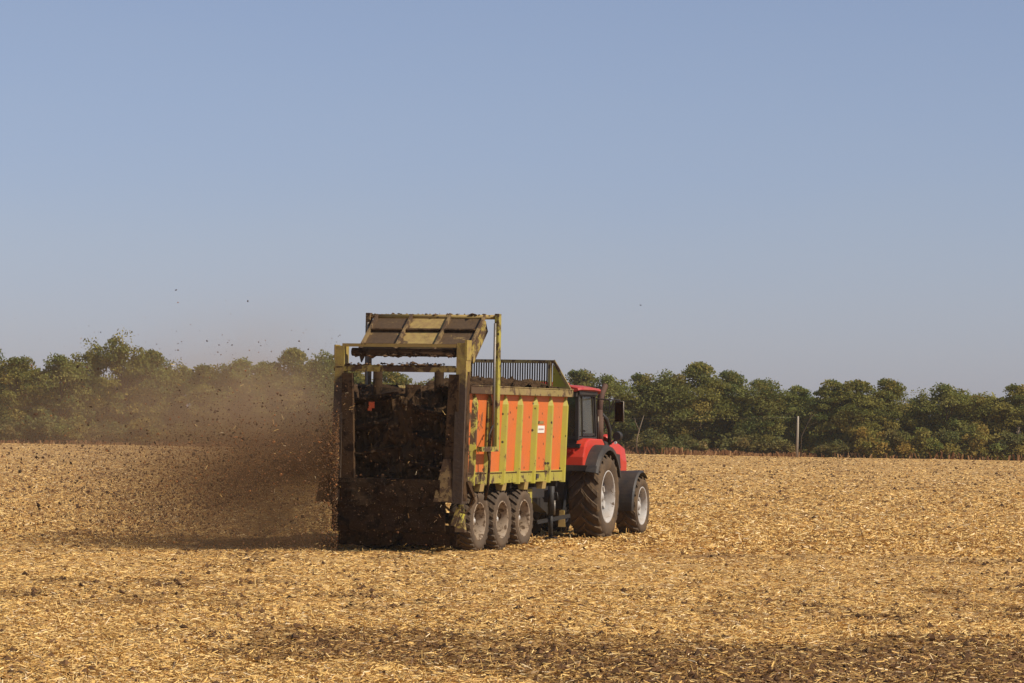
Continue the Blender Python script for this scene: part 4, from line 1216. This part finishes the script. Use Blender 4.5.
def spray():
    g = np.random.default_rng(91)
    pts, t = spray_points(g, 21000, True)
    # a thick curtain falling right behind the opening
    n2 = 2600
    lx = -1.5 + g.random(n2) * 2.75; lz = .15 + g.random(n2) ** .8 * 3.25; ly = -1.70 - g.gamma(1.6, .30, n2)
    c_, s_ = cos(-TH), sin(-TH)
    c2 = np.stack([TO[0] + lx * c_ - ly * s_, TO[1] + lx * s_ + ly * c_, lz], 1)
    # a spatter drifting between outlet and left edge
    # dense fan of crumbs: ragged streaks leaving the outlet and dropping to the ground
    nf = 26000
    st = g.integers(0, 46, nf); a0 = (np.random.default_rng(8).random(46) - .62) * .62; sp0 = .6 + np.random.default_rng(9).random(46) * 1.2
    q = g.random(nf) ** 1.5 * 5.2 * sp0[st] / 1.4
    zz = 1.95 + np.tan(a0[st]) * q - .052 * q * q + g.normal(0, 1, nf) * (.06 + .075 * q)
    yy = 69.9 + (np.random.default_rng(10).random(46)[st] - .5) * 2.4 * (q / 3) + g.normal(0, .25, nf)
    fan = np.stack([-3.5 - q, yy, zz], 1); fan = fan[(zz > .02) & (zz < 4.2)]
    pts = np.concatenate([pts, fan])
    cen = np.concatenate([pts, c2]); n = len(cen)
    size = np.clip(.004 + g.gamma(1.2, .0042, n), .004, .032)
    v, f = lumps(g, cen, size, 1.0)
    pal = np.array([(.11, .06, .028), (.16, .08, .034), (.06, .034, .017), (.27, .11, .036)])
    c = pal[g.choice(4, n, p=[.4, .3, .22, .08])] * (.7 + .6 * g.random((n, 1)))
    c[len(pts):] *= .42  # curtain crumbs darkened: shade behind the opening put into their colour
    o = np_mesh('manure_spray', v, f, np.repeat(c, 8, 0), MT['clod'], flat=True)
    tag(o, 'fine spray of manure crumbs thrown left from the back of the spreader', 'manure', kind='stuff')
    # straw flying in it
    m = 420
    p1, _ = spray_points(g, 220, True)
    k = g.random(n2) < .022
    p2 = c2[k]
    cen = np.concatenate([p1, p2]); m = len(cen)
    d = unit(g.normal(size=(m, 3))); a = unit(np.cross(d, unit(g.normal(size=(m, 3)))))
    L = .035 + g.random(m) * .085
    v, f = quads(cen, d * (L / 2)[:, None], a * .004)
    o = np_mesh('flying_straw', v, f, STRAW[g.integers(0, 6, m)] * 1.0, MT['straw'])
    tag(o, 'bits of straw flying within the manure spray', 'straw', kind='stuff')
    # the large clods, one object each
    shapes = []
    for i in range(8):
        v, f = lumps(np.random.default_rng(300 + i), np.zeros((1, 3)), np.ones(1), .9)
        ob_c = np.repeat(np.array([[(.045, .025, .012), (.03, .018, .01), (.07, .035, .016), (.055, .03, .015)][i % 4]]), 8, 0)
        me_o = np_mesh('manure_clod', v, f, ob_c, MT['clod'], flat=True); shapes.append(me_o)
    pts, t = spray_points(g, 600, False)
    pts = pts[:290]
    extra = []
    for px, py in ((207, 341), (232, 345), (278, 369), (247, 376), (218, 394), (268, 408), (175, 290), (640, 305), (247, 301), (591, 372), (218, 352)):
        d = 69.5 + g.normal() * .6
        hor = 415 + (px - 512) * ROLLT
        extra.append(((px - 512) / FPX * d, d, CAM_H + (hor - py) / FPX * d))
    pts = np.concatenate([np.array(extra), pts])[:300]
    for i, p in enumerate(pts):
        b = shapes[i % 8]
        o = b if i < 8 else b.copy()
        if i >= 8: COL.objects.link(o)
        s = float(np.clip(.014 + g.gamma(1.4, .007), .014, .05)) if i >= len(extra) else .018
        o.location = p; o.scale = (s * (1 + g.random() * .6), s, s * (.7 + .5 * g.random()))
        o.rotation_euler = tuple(g.random(3) * 6.28)
        tag(o, 'dark clod of manure flying through the air behind the spreader', 'clod', 'manure clods in flight')
spray()

# ------------------------------------------------------------------ dust
def dust():
    me_x0, me_x1, y0, y1, z0, z1 = -15.5, -1.2, 60.5, 84.0, .02, 7.5
    o = MB().box(me_x0, me_x1, y0, y1, z0, z1)
    m = bpy.data.materials.new('airborne_dust'); m.use_nodes = True
    nt = m.node_tree; nt.nodes.clear()
    out = nt.nodes.new('ShaderNodeOutputMaterial')
    pv = nt.nodes.new('ShaderNodeVolumePrincipled')
    pv.inputs['Color'].default_value = (.62, .43, .26, 1)
    pv.inputs['Anisotropy'].default_value = .15
    geo = nt.nodes.new('ShaderNodeNewGeometry'); pos = geo.outputs['Position']
    sp = nt.nodes.new('ShaderNodeSeparateXYZ'); nt.links.new(pos, sp.inputs[0])
    Xs, Ys, Zs = sp.outputs
    def gauss(val, c, s):
        t = math_(nt, 'DIVIDE', math_(nt, 'SUBTRACT', val, c), s)
        return math_(nt, 'EXPONENT', math_(nt, 'MULTIPLY', math_(nt, 'MULTIPLY', t, t), -1.0))
    def mul(*a):
        r = a[0]
        for b in a[1:]: r = math_(nt, 'MULTIPLY', r, b)
        return r
    yb = gauss(Ys, 72.5, 4.6)
    n1 = ramp(nt, noise(nt, .50, 6, .66, pos, .8), [(.40, 0.0), (.66, 1.25)])
    billow = mul(gauss(Xs, -5.6, 2.4), gauss(Zs, 2.8, .95), .13)
    wide = mul(gauss(Xs, -7.2, 5.2), gauss(Zs, 1.7, 1.7), .050)
    low = mul(gauss(Xs, -5.2, 3.2), gauss(Zs, .4, .8), .08)
    topv = mul(gauss(Xs, -5.0, 2.2), gauss(Zs, 4.0, 1.0), .022)
    tot = math_(nt, 'ADD', math_(nt, 'ADD', billow, wide), math_(nt, 'ADD', low, topv))
    edge = math_(nt, 'MINIMUM', math_(nt, 'MULTIPLY', math_(nt, 'SUBTRACT', Xs, me_x0), .35, True), math_(nt, 'MULTIPLY', math_(nt, 'SUBTRACT', -3.50, Xs), 2.6, True), True)
    den = mul(tot, yb, math_(nt, 'ADD', n1, .18), edge)
    nt.links.new(den, pv.inputs['Density'])
    nt.links.new(pv.outputs[0], out.inputs['Volume'])
    ob = o.build('dust_cloud', m)
    tag(ob, 'brown dust cloud blowing left from the back of the spreader', 'dust', kind='stuff')
dust()

def mist():
    """heavier dark manure dust, low and close to the outlet"""
    o = MB().box(-13.5, -2.2, 66.0, 79.0, .03, 4.2)
    m = bpy.data.materials.new('manure_dust'); m.use_nodes = True
    nt = m.node_tree; nt.nodes.clear()
    out = nt.nodes.new('ShaderNodeOutputMaterial')
    pv = nt.nodes.new('ShaderNodeVolumePrincipled')
    pv.inputs['Color'].default_value = (.22, .122, .055, 1)
    geo = nt.nodes.new('ShaderNodeNewGeometry'); pos = geo.outputs['Position']
    sp = nt.nodes.new('ShaderNodeSeparateXYZ'); nt.links.new(pos, sp.inputs[0])
    Xs, Ys, Zs = sp.outputs
    def gauss(val, c, s):
        t = math_(nt, 'DIVIDE', math_(nt, 'SUBTRACT', val, c), s)
        return math_(nt, 'EXPONENT', math_(nt, 'MULTIPLY', math_(nt, 'MULTIPLY', t, t), -1.0))
    def mul(*a):
        r = a[0]
        for b in a[1:]: r = math_(nt, 'MULTIPLY', r, b)
        return r
    jet = mul(gauss(Xs, -3.9, 2.5), gauss(Zs, 1.85, .62), .95)
    fall = mul(gauss(Xs, -5.2, 2.7), gauss(Zs, .7, 1.1), .46)
    mp = nt.nodes.new('ShaderNodeMapping'); mp.inputs['Scale'].default_value = (.55, 1, 1.15); mp.inputs['Rotation'].default_value = (0, radians(-14), 0)
    nt.links.new(pos, mp.inputs['Vector']); mpv = mp.outputs[0]
    n1 = ramp(nt, noise(nt, 1.15, 6, .70, mpv, .7), [(.40, 0.0), (.62, 1.3)])
    edge = math_(nt, 'MULTIPLY', math_(nt, 'SUBTRACT', -3.50, Xs), 2.6, True)
    top = math_(nt, 'MULTIPLY', math_(nt, 'SUBTRACT', 4.2, Zs), 1.2, True)
    den = mul(math_(nt, 'ADD', jet, fall), gauss(Ys, 72.4, 2.6), math_(nt, 'ADD', n1, .2), edge, top)
    nt.links.new(den, pv.inputs['Density'])
    nt.links.new(pv.outputs[0], out.inputs['Volume'])
    tag(o.build('manure_dust', m), 'dark heavy manure dust low beside the spreader outlet', 'dust', kind='stuff')
mist()


# ------------------------------------------------------------------ air
def haze():
    o = MB().box(-75, 75, -12, 300, -1.0, 12.0)
    m = bpy.data.materials.new('summer_haze'); m.use_nodes = True
    nt = m.node_tree; nt.nodes.clear()
    out = nt.nodes.new('ShaderNodeOutputMaterial')
    pv = nt.nodes.new('ShaderNodeVolumePrincipled')
    pv.inputs['Color'].default_value = (.95, .91, .85, 1)
    pv.inputs['Density'].default_value = .00012
    nt.links.new(pv.outputs[0], out.inputs['Volume'])
    tag(o.build('haze', m), 'thin dusty summer haze over the whole field', 'haze', kind='stuff')
haze()
